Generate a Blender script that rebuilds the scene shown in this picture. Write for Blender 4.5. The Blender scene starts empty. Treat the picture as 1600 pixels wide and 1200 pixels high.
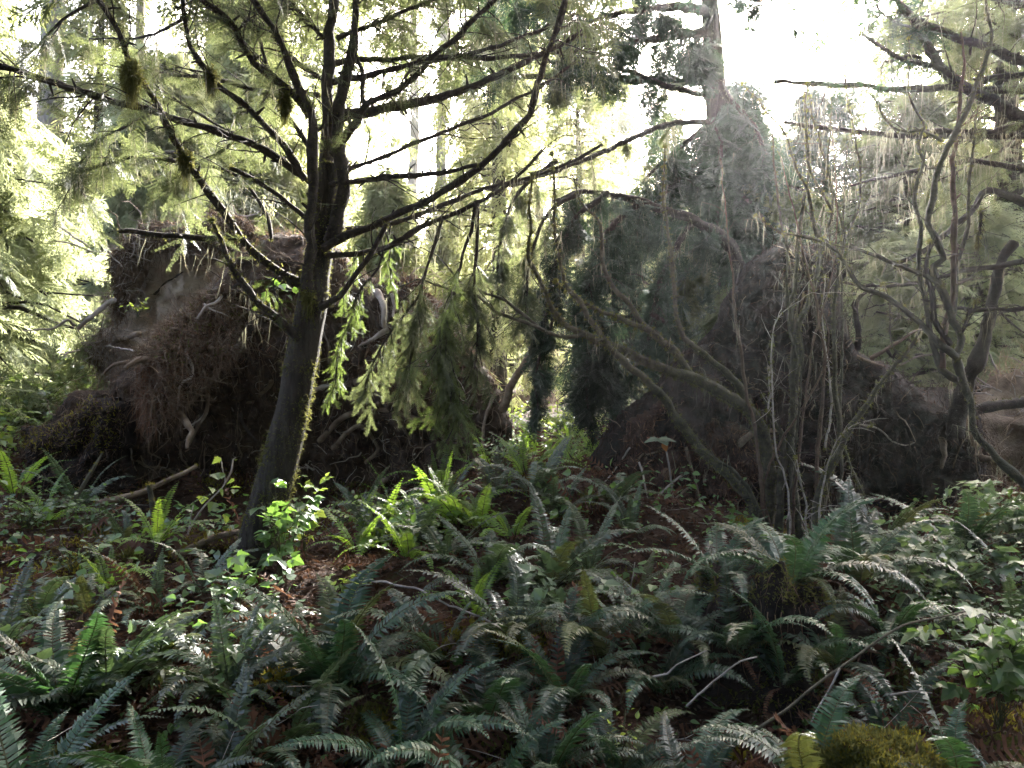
import bpy, math, random
import numpy as np
from mathutils import Vector, Matrix

S = bpy.context.scene
COL = S.collection
rng = np.random.default_rng(7)
random.seed(7)

# ------------------------------------------------------------------ camera, world, sun, exposure
F = 1232.0                       # focal length in pixels of the 1600 px wide photograph
CAMZ = 1.6
HAZE = .0005                     # density of the air's haze
cam = bpy.data.cameras.new('camera'); cam.sensor_width = 36; cam.lens = 36 * F / 1600
cam.clip_start = 0.05; cam.clip_end = 1000
camo = bpy.data.objects.new('camera', cam); COL.objects.link(camo)
camo.location = (0, 0, CAMZ); camo.rotation_euler = (math.radians(90), 0, 0)
S.camera = camo

SUN_EL, SUN_AZ = math.radians(27.5), math.radians(20.5)      # azimuth clockwise from +Y
W = bpy.data.worlds.new('World'); S.world = W; W.use_nodes = True
nt = W.node_tree
sky = nt.nodes.new('ShaderNodeTexSky'); sky.sky_type = 'NISHITA'; sky.sun_disc = False
sky.sun_elevation = SUN_EL; sky.sun_rotation = SUN_AZ
sky.air_density = 0.55; sky.dust_density = 8.0; sky.ozone_density = 0.3
nt.nodes['Background'].inputs[1].default_value = 0.15
nt.links.new(sky.outputs[0], nt.nodes['Background'].inputs[0])
sl = bpy.data.lights.new('sun', 'SUN'); sl.energy = 5.0; sl.angle = math.radians(4); sl.color = (1.0, 0.97, 0.93)
so = bpy.data.objects.new('sun', sl); COL.objects.link(so)
sdir = Vector((math.sin(SUN_AZ) * math.cos(SUN_EL), math.cos(SUN_AZ) * math.cos(SUN_EL), math.sin(SUN_EL)))
so.rotation_euler = (-sdir).to_track_quat('-Z', 'Y').to_euler(); so.location = (20, 50, 30)
S.view_settings.view_transform = 'Standard'; S.view_settings.look = 'None'
S.view_settings.exposure = 3.95; S.view_settings.gamma = 1
cy = S.cycles
cy.max_bounces = 6; cy.diffuse_bounces = 3; cy.glossy_bounces = 2; cy.transmission_bounces = 3
cy.transparent_max_bounces = 4; cy.volume_bounces = 1; cy.sample_clamp_indirect = 4
cy.use_denoising = True

# ------------------------------------------------------------------ numpy helpers
def P(px, py, d):
    return np.array([(px - 800) / F * d, d, CAMZ - (py - 600) / F * d])

def _h(i, j, k, seed):
    n = (i * 374761393 + j * 668265263 + k * 2147483647 + seed * 974711) & 0xffffffff
    n = ((n ^ (n >> 13)) * 1274126177) & 0xffffffff
    return ((n ^ (n >> 16)) & 0xffff) / 32767.5 - 1.0

def vnoise(p, seed=0):
    p = np.asarray(p, float); q = np.floor(p); f = p - q; q = q.astype(np.int64); f = f * f * (3 - 2 * f)
    o = 0
    for a in (0, 1):
        for b in (0, 1):
            for c in (0, 1):
                w = (f[..., 0] if a else 1 - f[..., 0]) * (f[..., 1] if b else 1 - f[..., 1]) * (f[..., 2] if c else 1 - f[..., 2])
                o = o + w * _h(q[..., 0] + a, q[..., 1] + b, q[..., 2] + c, seed)
    return o

def fbm(p, s=1.0, o=4, seed=0):
    p = np.asarray(p, float) * s; a = 1.0; r = 0
    for i in range(o):
        r = r + a * vnoise(p, seed + i); p = p * 2.03; a *= 0.5
    return r

def nrm(v):
    v = np.asarray(v, float)
    return v / np.maximum(np.linalg.norm(v, axis=-1, keepdims=True), 1e-9)

class MB:
    """collects vertices and faces, builds ONE mesh object"""
    def __init__(s): s.v = []; s.f = []; s.n = 0
    def add(s, v, f, mat=0):
        v = np.asarray(v, np.float32).reshape(-1, 3); f = np.asarray(f, np.int64)
        if len(v) == 0 or len(f) == 0: return s
        s.v.append(v); s.f.append((f + s.n, mat)); s.n += len(v); return s
    def mesh(s, name, mats, smooth=True):
        me = bpy.data.meshes.new(name)
        if s.n:
            V = np.concatenate(s.v); me.vertices.add(len(V)); me.vertices.foreach_set('co', V.ravel())
            loops = np.concatenate([f.ravel() for f, m in s.f]).astype(np.int32)
            tot = np.concatenate([np.full(len(f), f.shape[1]) for f, m in s.f]).astype(np.int32)
            mi = np.concatenate([np.full(len(f), m) for f, m in s.f]).astype(np.int32)
            st = np.concatenate([[0], np.cumsum(tot)[:-1]]).astype(np.int32)
            me.loops.add(len(loops)); me.loops.foreach_set('vertex_index', loops)
            me.polygons.add(len(tot)); me.polygons.foreach_set('loop_start', st)
            try: me.polygons.foreach_set('loop_total', tot)
            except Exception: pass
            me.polygons.foreach_set('material_index', mi)
            me.polygons.foreach_set('use_smooth', np.full(len(tot), smooth))
            me.update(calc_edges=True)
        for m in (mats if isinstance(mats, (list, tuple)) else [mats]): me.materials.append(m)
        return me
    def build(s, name, mats, parent=None, smooth=True, loc=None):
        """geometry is given in world coordinates; LOC becomes the object's origin"""
        off = np.array(loc if loc is not None else (0, 0, 0), float)
        if parent is not None: off = np.array(world_loc(parent))
        if s.n: s.v = [v - off.astype(np.float32) for v in s.v]
        o = bpy.data.objects.new(name, s.mesh(name, mats, smooth)); COL.objects.link(o)
        if parent is not None: o.parent = parent
        else: o.location = off
        return o

def world_loc(o):
    l = Vector((0, 0, 0))
    while o is not None: l = l + o.location; o = o.parent
    return l

def tag(o, label=None, cat=None, group=None, kind=None):
    if label: o['label'] = label
    if cat: o['category'] = cat
    if group: o['group'] = group
    if kind: o['kind'] = kind
    return o

def thing(name, loc, label, cat, group=None):
    o = bpy.data.objects.new(name, None); COL.objects.link(o); o.location = [float(c) for c in loc]; o.empty_display_size = 0.1
    return tag(o, label, cat, group)

def resample(pts, step):
    """Catmull-Rom through rows of any width"""
    p = np.asarray(pts, float); q = np.vstack([2 * p[0] - p[1], p, 2 * p[-1] - p[-2]]); out = []
    for i in range(1, len(q) - 2):
        n = max(1, int(np.linalg.norm(q[i + 1, :3] - q[i, :3]) / step))
        t = (np.arange(n) / n)[:, None]
        a, b, c, d = q[i - 1], q[i], q[i + 1], q[i + 2]
        out.append(0.5 * (2 * b + (c - a) * t + (2 * a - 5 * b + 4 * c - d) * t ** 2 + (3 * b - a - 3 * c + d) * t ** 3))
    out.append(p[-1:]); return np.concatenate(out)

def frames(c):
    t = nrm(np.gradient(c, axis=0)); ref = np.array([0.31, 0.2, 0.93]) if abs(t[0, 2]) < 0.9 else np.array([0.9, 0.4, 0.1])
    n = np.empty_like(t); u = nrm(np.cross(t[0], ref))
    for i in range(len(t)):
        u = u - t[i] * np.dot(u, t[i]); u = u / max(np.linalg.norm(u), 1e-9); n[i] = u
    return t, n, np.cross(t, n)

def tube(c, r, sides=7, rough=0.0, seed=0, cap=True):
    c = np.asarray(c, float); r = np.broadcast_to(np.asarray(r, float), (len(c),))
    if cap and sides > 4:                       # close both ends
        e0 = nrm(c[0] - c[1]) * r[0] * .25; e1 = nrm(c[-1] - c[-2]) * r[-1] * .35
        c = np.vstack([c[0] + e0 * 1.01, c[0] + e0, c, c[-1] + e1, c[-1] + e1 * 1.01]); r = np.r_[1e-5, r[0] * .8, r, r[-1] * .75, 1e-5]
    t, n, b = frames(c); a = np.arange(sides) / sides * 2 * math.pi
    dirs = n[:, None] * np.cos(a)[None, :, None] + b[:, None] * np.sin(a)[None, :, None]
    rr = r[:, None] * np.ones(sides)
    if rough:
        rr = rr * (1 + rough * fbm((c[:, None] + dirs * r[:, None, None]) / max(r.mean(), 1e-4), 0.45, 3, seed))
    v = c[:, None] + dirs * rr[..., None]; m = len(c)
    i = np.arange(m - 1)[:, None] * sides; j = np.arange(sides)[None]; j2 = (j + 1) % sides
    f = np.stack([i + j, i + j2, i + sides + j2, i + sides + j], -1).reshape(-1, 4)
    return v.reshape(-1, 3), f, dirs.reshape(-1, 3)

def tube_px(pts, r0, r1, step=0.05, sides=7, rough=0.12, wob=0.0, seed=0):
    """pts rows (px, py, depth); r0, r1 radii in photo pixels"""
    w = np.array([P(*p) for p in pts]); d = np.array([p[2] for p in pts])
    s = np.linspace(0, 1, len(pts)); rad = (r0 + (r1 - r0) * s) * d / F
    q = resample(np.c_[w, rad], step)
    c = q[:, :3]
    if wob:
        c = c + wob * np.stack([fbm(c, 6, 2, seed + k) for k in range(3)], -1) + .45 * wob * np.stack([fbm(c, 19, 2, seed + 7 + k) for k in range(3)], -1)
        q[:, 3] *= 1 + .22 * np.clip(fbm(c, 14, 2, seed + 3), -.5, 1)
    return c, q[:, 3]

def inst(mb, tv, tf, pos, X, Z, sc, mat=0):
    """merge copies of a template (x along X, z along Z) into mb"""
    pos = np.asarray(pos, float); n = len(pos)
    if n == 0: return
    X = nrm(X); Z = np.asarray(Z, float); Z = nrm(Z - X * (X * Z).sum(-1, keepdims=True)); Y = np.cross(Z, X)
    sc = np.broadcast_to(np.asarray(sc, float), (n,)) if np.ndim(sc) < 2 else np.asarray(sc)
    t = np.asarray(tv, float)
    if sc.ndim == 1: L = t[None] * sc[:, None, None]
    else: L = t[None] * sc[:, None, :]
    v = pos[:, None] + L[..., 0:1] * X[:, None] + L[..., 1:2] * Y[:, None] + L[..., 2:3] * Z[:, None]
    f = (np.asarray(tf)[None] + (np.arange(n) * len(t))[:, None, None]).reshape(-1, np.asarray(tf).shape[1])
    mb.add(v.reshape(-1, 3), f, mat)

def rdir(n, up=0.0, g=None):
    g = g or rng; v = g.normal(size=(n, 3)); v[:, 2] += up; return nrm(v)

def fuzz(mb, v, nr, k, ln, mat, down=0.0, g=None, wid=0.18):
    """moss tufts: thin triangles standing on a surface"""
    g = g or rng; idx = g.integers(0, len(v), k)
    p = v[idx] + g.normal(size=(k, 3)) * ln * 0.5; d = nrm(nr[idx] + g.normal(size=(k, 3)) * 0.6 + np.array([0, 0, -down]))
    s = nrm(np.cross(d, rdir(k, 0, g))); L = ln * g.uniform(0.5, 1.4, (k, 1)); p = p - nr[idx] * ln * 0.3
    tri = np.stack([p - s * L * wid, p + s * L * wid, p + d * L], 1).reshape(-1, 3)
    mb.add(tri, np.arange(3 * k).reshape(-1, 3), mat)

def strands(mb, pos, ln, mat, g=None, wid=0.0022, segs=4, sway=0.25, dirs=None):
    """hanging fibres: little ribbons that droop from pos"""
    g = g or rng; n = len(pos); L = np.broadcast_to(ln, (n,))
    s = rdir(n, 0, g); s[:, 2] *= 0.2; s = nrm(s); drift = g.normal(size=(n, 3)) * sway
    d0 = np.zeros((n, 3)) if dirs is None else dirs
    c = np.asarray(pos, float).copy(); rows = []
    for k in range(segs + 1):
        w = wid * (1 - 0.85 * k / segs)
        rows.append(c - s * w); rows.append(c + s * w)
        t = k / segs
        st = nrm(d0 * (1 - t) * 1.5 + np.array([0, 0, -1.0]) * (0.35 + t if dirs is not None else 1) + drift * (1 + g.normal(size=(n, 1)) * 0.8) + g.normal(size=(n, 3)) * sway * 0.6)
        c = c + st * (L / segs)[:, None]
    v = np.stack(rows, 1); m = 2 * (segs + 1)
    base = np.array([[2 * k, 2 * k + 1, 2 * k + 3, 2 * k + 2] for k in range(segs)])
    f = (base[None] + (np.arange(n) * m)[:, None, None]).reshape(-1, 4)
    mb.add(v.reshape(-1, 3), f, mat)

# ------------------------------------------------------------------ materials
def mat_new(name):
    m = bpy.data.materials.new(name); m.use_nodes = True; t = m.node_tree
    return m, t, t.nodes, t.links, t.nodes['Principled BSDF']

def rgb(c): return (c[0], c[1], c[2], 1)

def leaf_mat(name, c0, c1, tr=0.4, tcol=None, rough=0.45, spec=0.5, nscale=3.0, island=True):
    """leaf: gloss + diffuse + light coming through; colour varies from leaf to leaf"""
    m, t, N, L, b = mat_new(name)
    ge = N.new('ShaderNodeNewGeometry'); oi = N.new('ShaderNodeObjectInfo'); tc = N.new('ShaderNodeTexCoord')
    no = N.new('ShaderNodeTexNoise'); no.inputs['Scale'].default_value = nscale; no.inputs['Detail'].default_value = 3
    L.new(tc.outputs['Object'], no.inputs['Vector'])
    a = N.new('ShaderNodeMath'); a.operation = 'ADD'
    L.new(ge.outputs['Random Per Island'] if island else oi.outputs['Random'], a.inputs[0]); L.new(no.outputs[0], a.inputs[1])
    h = N.new('ShaderNodeMath'); h.operation = 'MULTIPLY_ADD'; L.new(a.outputs[0], h.inputs[0]); h.inputs[1].default_value = 0.8; h.inputs[2].default_value = -0.3; h.use_clamp = True
    mx = N.new('ShaderNodeMix'); mx.data_type = 'RGBA'; L.new(h.outputs[0], mx.inputs['Factor'])
    mx.inputs[6].default_value = rgb(c0); mx.inputs[7].default_value = rgb(c1)
    b.inputs['Roughness'].default_value = rough
    b.inputs['Specular IOR Level'].default_value = spec
    hs = N.new('ShaderNodeHueSaturation'); mr = N.new('ShaderNodeMapRange'); mr.inputs[3].default_value = .35; mr.inputs[4].default_value = 1.35
    L.new(oi.outputs['Random'], mr.inputs[0]); L.new(mr.outputs[0], hs.inputs['Value']); L.new(mx.outputs[2], hs.inputs['Color']); L.new(hs.outputs[0], b.inputs['Base Color'])
    tl = N.new('ShaderNodeBsdfTranslucent'); ms = N.new('ShaderNodeMixShader'); ms.inputs[0].default_value = tr
    tm = N.new('ShaderNodeMix'); tm.data_type = 'RGBA'; tm.inputs['Factor'].default_value = 0.6
    L.new(mx.outputs[2], tm.inputs[6]); tm.inputs[7].default_value = rgb(tcol or c1); L.new(tm.outputs[2], tl.inputs[0])
    L.new(b.outputs[0], ms.inputs[1]); L.new(tl.outputs[0], ms.inputs[2]); L.new(ms.outputs[0], N['Material Output'].inputs[0])
    return m

def rough_mat(name, cols, scale=6.0, detail=8, bump=0.4, bscale=30.0, rough=0.9, stretch=(1, 1, 1), spec=0.2):
    """soil, bark, wood: colour ramp over noise, bumped"""
    m, t, N, L, b = mat_new(name)
    tc = N.new('ShaderNodeTexCoord'); mp = N.new('ShaderNodeMapping'); mp.inputs['Scale'].default_value = stretch
    L.new(tc.outputs['Object'], mp.inputs[0])
    no = N.new('ShaderNodeTexNoise'); no.inputs['Scale'].default_value = scale; no.inputs['Detail'].default_value = detail; no.inputs['Roughness'].default_value = 0.65
    L.new(mp.outputs[0], no.inputs['Vector'])
    cr = N.new('ShaderNodeValToRGB'); e = cr.color_ramp.elements
    n = len(cols)
    for k, c in enumerate(cols):
        pos = 0.3 + 0.42 * k / max(1, n - 1)
        if k < 2: e[k].position = pos; e[k].color = rgb(c)
        else: x = e.new(pos); x.color = rgb(c)
    L.new(no.outputs[0], cr.inputs[0]); L.new(cr.outputs[0], b.inputs['Base Color'])
    b.inputs['Roughness'].default_value = rough; b.inputs['Specular IOR Level'].default_value = spec
    n2 = N.new('ShaderNodeTexNoise'); n2.inputs['Scale'].default_value = bscale; n2.inputs['Detail'].default_value = 6; n2.inputs['Roughness'].default_value = 0.7
    L.new(mp.outputs[0], n2.inputs['Vector'])
    bp = N.new('ShaderNodeBump'); bp.inputs['Strength'].default_value = bump; bp.inputs['Distance'].default_value = 0.03
    L.new(n2.outputs[0], bp.inputs['Height']); L.new(bp.outputs[0], b.inputs['Normal'])
    return m

M = {}
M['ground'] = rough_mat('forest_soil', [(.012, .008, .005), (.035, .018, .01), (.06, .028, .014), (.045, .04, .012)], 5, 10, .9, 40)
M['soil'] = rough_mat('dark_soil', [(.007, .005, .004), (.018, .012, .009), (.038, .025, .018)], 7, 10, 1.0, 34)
M['brownsoil'] = rough_mat('brown_root_soil', [(.014, .009, .006), (.045, .028, .017), (.09, .058, .036)], 7, 10, 1.0, 34)
M['clay'] = rough_mat('pale_clay', [(.2, .15, .115), (.40, .32, .25), (.52, .44, .36)], 4, 10, .8, 24)
M['straw2'] = rough_mat('straw_soil', [(.10, .07, .045), (.2, .145, .10), (.3, .23, .16)], 7, 9, 1.0, 30)
M['duff'] = rough_mat('grey_duff', [(.055, .035, .021), (.13, .088, .056), (.23, .165, .112)], 9, 10, 1.0, 45)
M['redsoil'] = rough_mat('red_duff', [(.025, .014, .010), (.062, .034, .023), (.11, .062, .042)], 8, 10, 1.0, 40)
M['bark'] = rough_mat('hemlock_bark', [(.010, .008, .006), (.032, .026, .020), (.062, .056, .042)], 22, 9, 1.0, 55, stretch=(1, 1, .22))
M['darkbark'] = rough_mat('dark_branch_bark', [(.015, .012, .010), (.035, .028, .022), (.06, .05, .04)], 25, 6, .6, 90)
M['maplebark'] = rough_mat('shrub_stem_bark', [(.026, .025, .017), (.058, .054, .036), (.10, .092, .062)], 18, 6, .5, 80)
M['redbark'] = rough_mat('reddish_stem_bark', [(.04, .028, .021), (.085, .056, .04), (.12, .085, .06)], 18, 6, .5, 80)
M['palebark'] = rough_mat('haze_paled_bark', [(.12, .105, .09), (.22, .2, .17), (.32, .3, .26)], 5, 8, .7, 25, stretch=(1, 1, .3))  # paleness of distant haze is put into the bark colour
M['root'] = rough_mat('root_wood', [(.065, .044, .028), (.15, .108, .073), (.27, .21, .15)], 10, 6, .5, 60)
M['paleroot'] = rough_mat('pale_root', [(.16, .125, .10), (.3, .25, .21), (.42, .37, .32)], 10, 6, .4, 60)
M['rot'] = rough_mat('broken_wood', [(.05, .03, .018), (.11, .066, .04), (.17, .11, .07)], 12, 6, .7, 60, stretch=(1, 1, .2))
M['twig'] = rough_mat('dry_twig', [(.12, .10, .085), (.24, .21, .18), (.36, .33, .29)], 14, 5, .3, 60)
M['darkfibre'] = leaf_mat('dark_fibre', (.012, .008, .006), (.05, .032, .022), .1, (.06, .04, .025), .85, .15)
M['darkroot'] = rough_mat('dark_root', [(.02, .014, .011), (.05, .036, .028), (.10, .075, .06)], 10, 6, .5, 60)
M['fibre'] = leaf_mat('root_fibre', (.08, .05, .03), (.25, .17, .11), .2, (.28, .18, .11), .8, .2)
M['redfibre'] = leaf_mat('red_fibre', (.075, .036, .02), (.2, .105, .058), .2, (.2, .1, .05), .8, .2)
M['moss'] = leaf_mat('moss_tuft', (.035, .042, .008), (.12, .125, .025), .35, (.19, .18, .06), .85, .1)
M['goldmoss'] = leaf_mat('golden_moss', (.07, .06, .008), (.22, .19, .022), .35, (.3, .27, .04), .85, .1)
M['lichen'] = leaf_mat('beard_lichen', (.10, .10, .07), (.2, .195, .14), .45, (.3, .28, .18), .85, .1)
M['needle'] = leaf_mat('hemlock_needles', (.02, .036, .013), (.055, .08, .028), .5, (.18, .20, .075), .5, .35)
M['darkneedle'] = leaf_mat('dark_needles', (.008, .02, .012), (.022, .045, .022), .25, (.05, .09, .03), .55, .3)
M['brightneedle'] = leaf_mat('sun_tinted_needles', (.07, .11, .035), (.13, .18, .055), .7, (.50, .52, .29), .5, .35)  # backlit brightness is put into the colour and translucency
M['softneedle'] = leaf_mat('light_paled_needles', (.06, .09, .03), (.12, .16, .045), .7, (.48, .50, .24), .6, .3)  # backlit glow and haze paleness are put into the colour
M['brownneedle'] = leaf_mat('dead_needles', (.05, .033, .02), (.14, .095, .055), .4, (.26, .18, .1), .8, .2)
M['sword'] = leaf_mat('sword_fern_green', (.009, .033, .013), (.026, .066, .026), .26, (.07, .16, .03), .45, .5)
M['swordgrey'] = leaf_mat('greyish_fern_green', (.022, .045, .018), (.065, .095, .045), .28, (.10, .16, .04), .43, .6)  # greyer and paler than the sword fern green
M['deer'] = leaf_mat('bright_fern_green', (.05, .11, .014), (.11, .20, .025), .5, (.30, .46, .04), .45, .5)
M['yellowfrond'] = leaf_mat('yellow_frond', (.20, .12, .025), (.34, .22, .05), .25, (.4, .26, .05), .6, .3)
M['deadfrond'] = leaf_mat('dead_frond', (.05, .022, .012), (.14, .065, .035), .3, (.2, .1, .05), .8, .2)
M['stalk'] = rough_mat('frond_stalk', [(.03, .035, .012), (.06, .06, .02)], 20, 3, .1, 60, rough=.6)
M['leaf'] = leaf_mat('shrub_leaf', (.03, .075, .02), (.07, .14, .035), .4, (.22, .38, .05), .42, .5)
M['brightleaf'] = leaf_mat('sun_tinted_leaf', (.08, .15, .025), (.15, .24, .04), .5, (.4, .5, .07), .4, .5)  # lighter copy of the shrub leaf, sunlight put into its colour
M['paleleaf'] = leaf_mat('pale_shrub_leaf', (.04, .08, .034), (.085, .135, .06), .35, (.2, .3, .08), .45, .5)
M['salal'] = leaf_mat('salal_leaf', (.05, .10, .03), (.12, .19, .06), .35, (.34, .45, .1), .3, .7)
M['litter'] = leaf_mat('litter', (.022, .012, .008), (.10, .048, .026), .15, (.15, .07, .03), .8, .2)
M['palelitter'] = leaf_mat('dry_litter', (.10, .07, .05), (.25, .18, .13), .2, (.3, .2, .12), .7, .3)
M['straw'] = leaf_mat('dry_straw', (.13, .09, .055), (.32, .235, .15), .35, (.4, .28, .17), .7, .3)

# ------------------------------------------------------------------ ground
def gauss(x, y, cx, cy, sx, sy, h): return h * np.exp(-((x - cx) / sx) ** 2 - ((y - cy) / sy) ** 2)
_gy = [-200, -5, 1.5, 3, 4, 5, 6, 7, 8, 10, 15, 30, 60, 250]
_gz = [-6, -.4, .0, .10, .27, .44, .50, .58, .70, .93, 1.25, 1.9, 2.6, 8]
def G(x, y, fine=True):
    x = np.asarray(x, float); y = np.asarray(y, float)
    z = np.interp(y, _gy, _gz)
    z = z + gauss(x, y, .15, 6.4, .85, .7, .36) + gauss(x, y, -2.3, 6.75, 1.3, .55, -.22)
    z = z + gauss(x, y, 2.9, 6.3, .6, .5, -.18) + gauss(x, y, 1.0, 5.6, .8, .6, .12) + gauss(x, y, 1.15, 3.5, .55, .45, -.24)
    z = z + gauss(x, y, 7.5, 10, 3, 3.5, .55) + gauss(x, y, -6, 9, 3, 3, .30)
    p = np.stack([x, y, np.zeros_like(x)], -1)
    z = z + 0.07 * fbm(p, .8, 3, 3) * np.clip(1 - np.abs(y) / 60, 0, 1)
    if fine: z = z + 0.035 * fbm(p, 4, 3, 9)
    return z
def g1(x, y): return float(G(np.array([x]), np.array([y]))[0])
def onground(px, d, dz=0): x = (px - 800) / F * d; return np.array([x, d, g1(x, d) + dz])

def axis(a, b, step, lo, hi):
    c = list(np.arange(a, b + 1e-6, step)); s = step
    while c[-1] < hi: s *= 1.25; c.append(min(c[-1] + s, hi))
    s = step
    while c[0] > lo: s *= 1.25; c.insert(0, max(c[0] - s, lo))
    return np.array(c)
ax = axis(-7, 7, .055, -200, 200); ay = axis(1.2, 12, .055, -120, 240)
gx, gyy = np.meshgrid(ax, ay)
gz = G(gx, gyy)
nx, ny = len(ax), len(ay)
ii = (np.arange(ny - 1)[:, None] * nx + np.arange(nx - 1)[None]).reshape(-1)
mb = MB(); mb.add(np.stack([gx, gyy, gz], -1), np.stack([ii, ii + 1, ii + nx + 1, ii + nx], -1))
tag(mb.build('ground', M['ground']), 'brown forest floor of needles, moss and bare soil', None, None, 'structure')

# ------------------------------------------------------------------ leaf and frond templates
def t_quad(): return np.array([[0, 0, 0], [.45, -.22, .05], [1, 0, -.05], [.45, .22, .05]]), np.array([[0, 1, 2, 3]])
def t_leaf():
    """ovate leaf folded along its midrib"""
    st = [(0, 0), (.12, .16), (.3, .3), (.5, .31), (.72, .2), (.88, .09), (1, 0)]
    v = []; f = []
    for x, w in st:
        z = -.18 * x * x
        v += [[x, -w, z + .25 * w], [x, 0, z], [x, w, z + .25 * w]]
    for k in range(len(st) - 1):
        a = 3 * k; f += [[a, a + 3, a + 4, a + 1], [a + 1, a + 4, a + 5, a + 2]]
    return np.array(v), np.array(f)
def t_lobed():
    """three-lobed, toothed leaf (salmonberry, maple): fan of triangles"""
    o = [(0, 0), (.02, .16), (.16, .42), (.24, .36), (.42, .52), (.46, .33), (.6, .3), (.72, .2), (.82, .16), (1, 0)]
    up = [(x, y, -.2 * x * x + .16 * abs(y)) for x, y in o]; lo = [(x, -y, z) for x, y, z in up[-2:0:-1]]
    v = [(.4, 0, -.06)] + up + lo; n = len(v) - 1
    return np.array(v), np.array([[0, 1 + k, 1 + (k + 1) % n] for k in range(n)])
QV, QF = t_quad(); LV, LF = t_leaf(); TV, TF = t_lobed()

def spray_near(g, nn=9, nl=.045, nw=.2, nd=1.0, sd=.42):
    """flat hemlock spray, length 1: twigs both sides carrying needles"""
    tri = []
    def needles(a, b, k, ln):
        a = np.array(a); b = np.array(b); d = nrm(b - a); s = np.array([-d[1], d[0], 0])
        for i in range(k):
            p = a + (b - a) * (i + .5) / k
            for sg in (-1, 1):
                l = ln * g.uniform(.7, 1.2); e = nrm(s * sg + d * .45 + np.array([0, 0, g.normal() * .25])) * l
                w = d * ln * nw
                tri.append([p - w, p + w, p + e])
        tri.append([a - s * .006, a + s * .006, b])
    needles((0, 0, 0), (1, 0, -.12), int(16 * nd), nl)
    for k in range(nn):
        x = .06 + .86 * k / nn
        for sg in (-1, 1):
            L = (sd * (1 - x) ** .7 + .06) * g.uniform(.6, 1.2); an = math.radians(g.uniform(34, 62))
            e = (x + L * math.cos(an), sg * L * math.sin(an), -.12 * x - L * .3 * g.uniform(.2, 1))
            needles((x, 0, -.12 * x), e, max(3, int(L * 26 * nd)), nl)
    t = np.array(tri).reshape(-1, 3)
    return t, np.arange(len(t)).reshape(-1, 3)

def spray_mid(g):
    v = []; f = []
    def blade(a, b, w):
        a = np.array(a, float); b = np.array(b, float); d = b - a; s = nrm(np.array([-d[1], d[0], 0])) * w; n = len(v)
        m = a + d * .45 + np.array([0, 0, .01])
        v.extend([a, m - s, b, m + s]); f.append([n, n + 1, n + 2, n + 3])
    for k in range(7):
        x = .05 + .85 * k / 7
        for sg in (-1, 1):
            L = (.42 * (1 - x) ** .7 + .08) * g.uniform(.6, 1.2); an = math.radians(g.uniform(35, 65))
            zz = -.15 * x
            e = np.array([x + L * math.cos(an), sg * L * math.sin(an), zz - L * .35 * g.uniform(0, 1)])
            blade((x, 0, zz), e, .022)
            for q in (.35, .6):
                p = np.array([x, 0, zz]) + (e - np.array([x, 0, zz])) * q
                for s2 in (-1, 1):
                    a2 = math.atan2(e[1], e[0] - x) + s2 * .8; l2 = L * .42 * g.uniform(.6, 1.2)
                    blade(p, p + np.array([l2 * math.cos(a2), l2 * math.sin(a2), -l2 * .3]), .014)
    blade((0, 0, 0), (1, 0, -.16), .015)
    return np.array(v), np.array(f)

def spray_far(g):
    v = []; f = []
    for k in range(6):
        x = .05 + .85 * k / 6
        for sg in (-1, 1):
            L = (.42 * (1 - x) ** .7 + .08) * g.uniform(.6, 1.2); an = math.radians(g.uniform(35, 60))
            a = np.array([x, 0, -.15 * x]); e = a + np.array([L * math.cos(an), sg * L * math.sin(an), -L * .4 * g.uniform(0, 1)])
            s = nrm(np.array([-(e - a)[1], (e - a)[0], 0])) * .045; n = len(v); m = a + (e - a) * .5
            v.extend([a, m - s, e, m + s]); f.append([n, n + 1, n + 2, n + 3])
    return np.array(v), np.array(f)

SPK = [spray_near(rng, 8, .06, .2, .75, .2) for _ in range(4)]; NEAR = [spray_near(rng) for _ in range(3)]; MID = [spray_mid(rng) for _ in range(4)]; FAR = [spray_far(rng) for _ in range(4)]

def sprays(mb, tmpl, pos, out, sc, mat, g=None, droop=.5, jit=.45, zj=.5):
    """scatter sprays at pos pointing along out and drooping"""
    g = g or rng; n = len(pos)
    X = nrm(nrm(out) + np.array([0, 0, -1.0]) * (droop * g.uniform(.5, 1.5, (n, 1))) + g.normal(size=(n, 3)) * jit)
    Z = nrm(np.array([0, 0, 1.0]) + g.normal(size=(n, 3)) * zj)
    s = np.broadcast_to(sc, (n,)) * g.uniform(.65, 1.3, n); w = g.integers(0, len(tmpl), n)
    for k, (tv, tf) in enumerate(tmpl):
        q = w == k
        inst(mb, tv, tf, pos[q], X[q], Z[q], s[q], mat)

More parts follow.
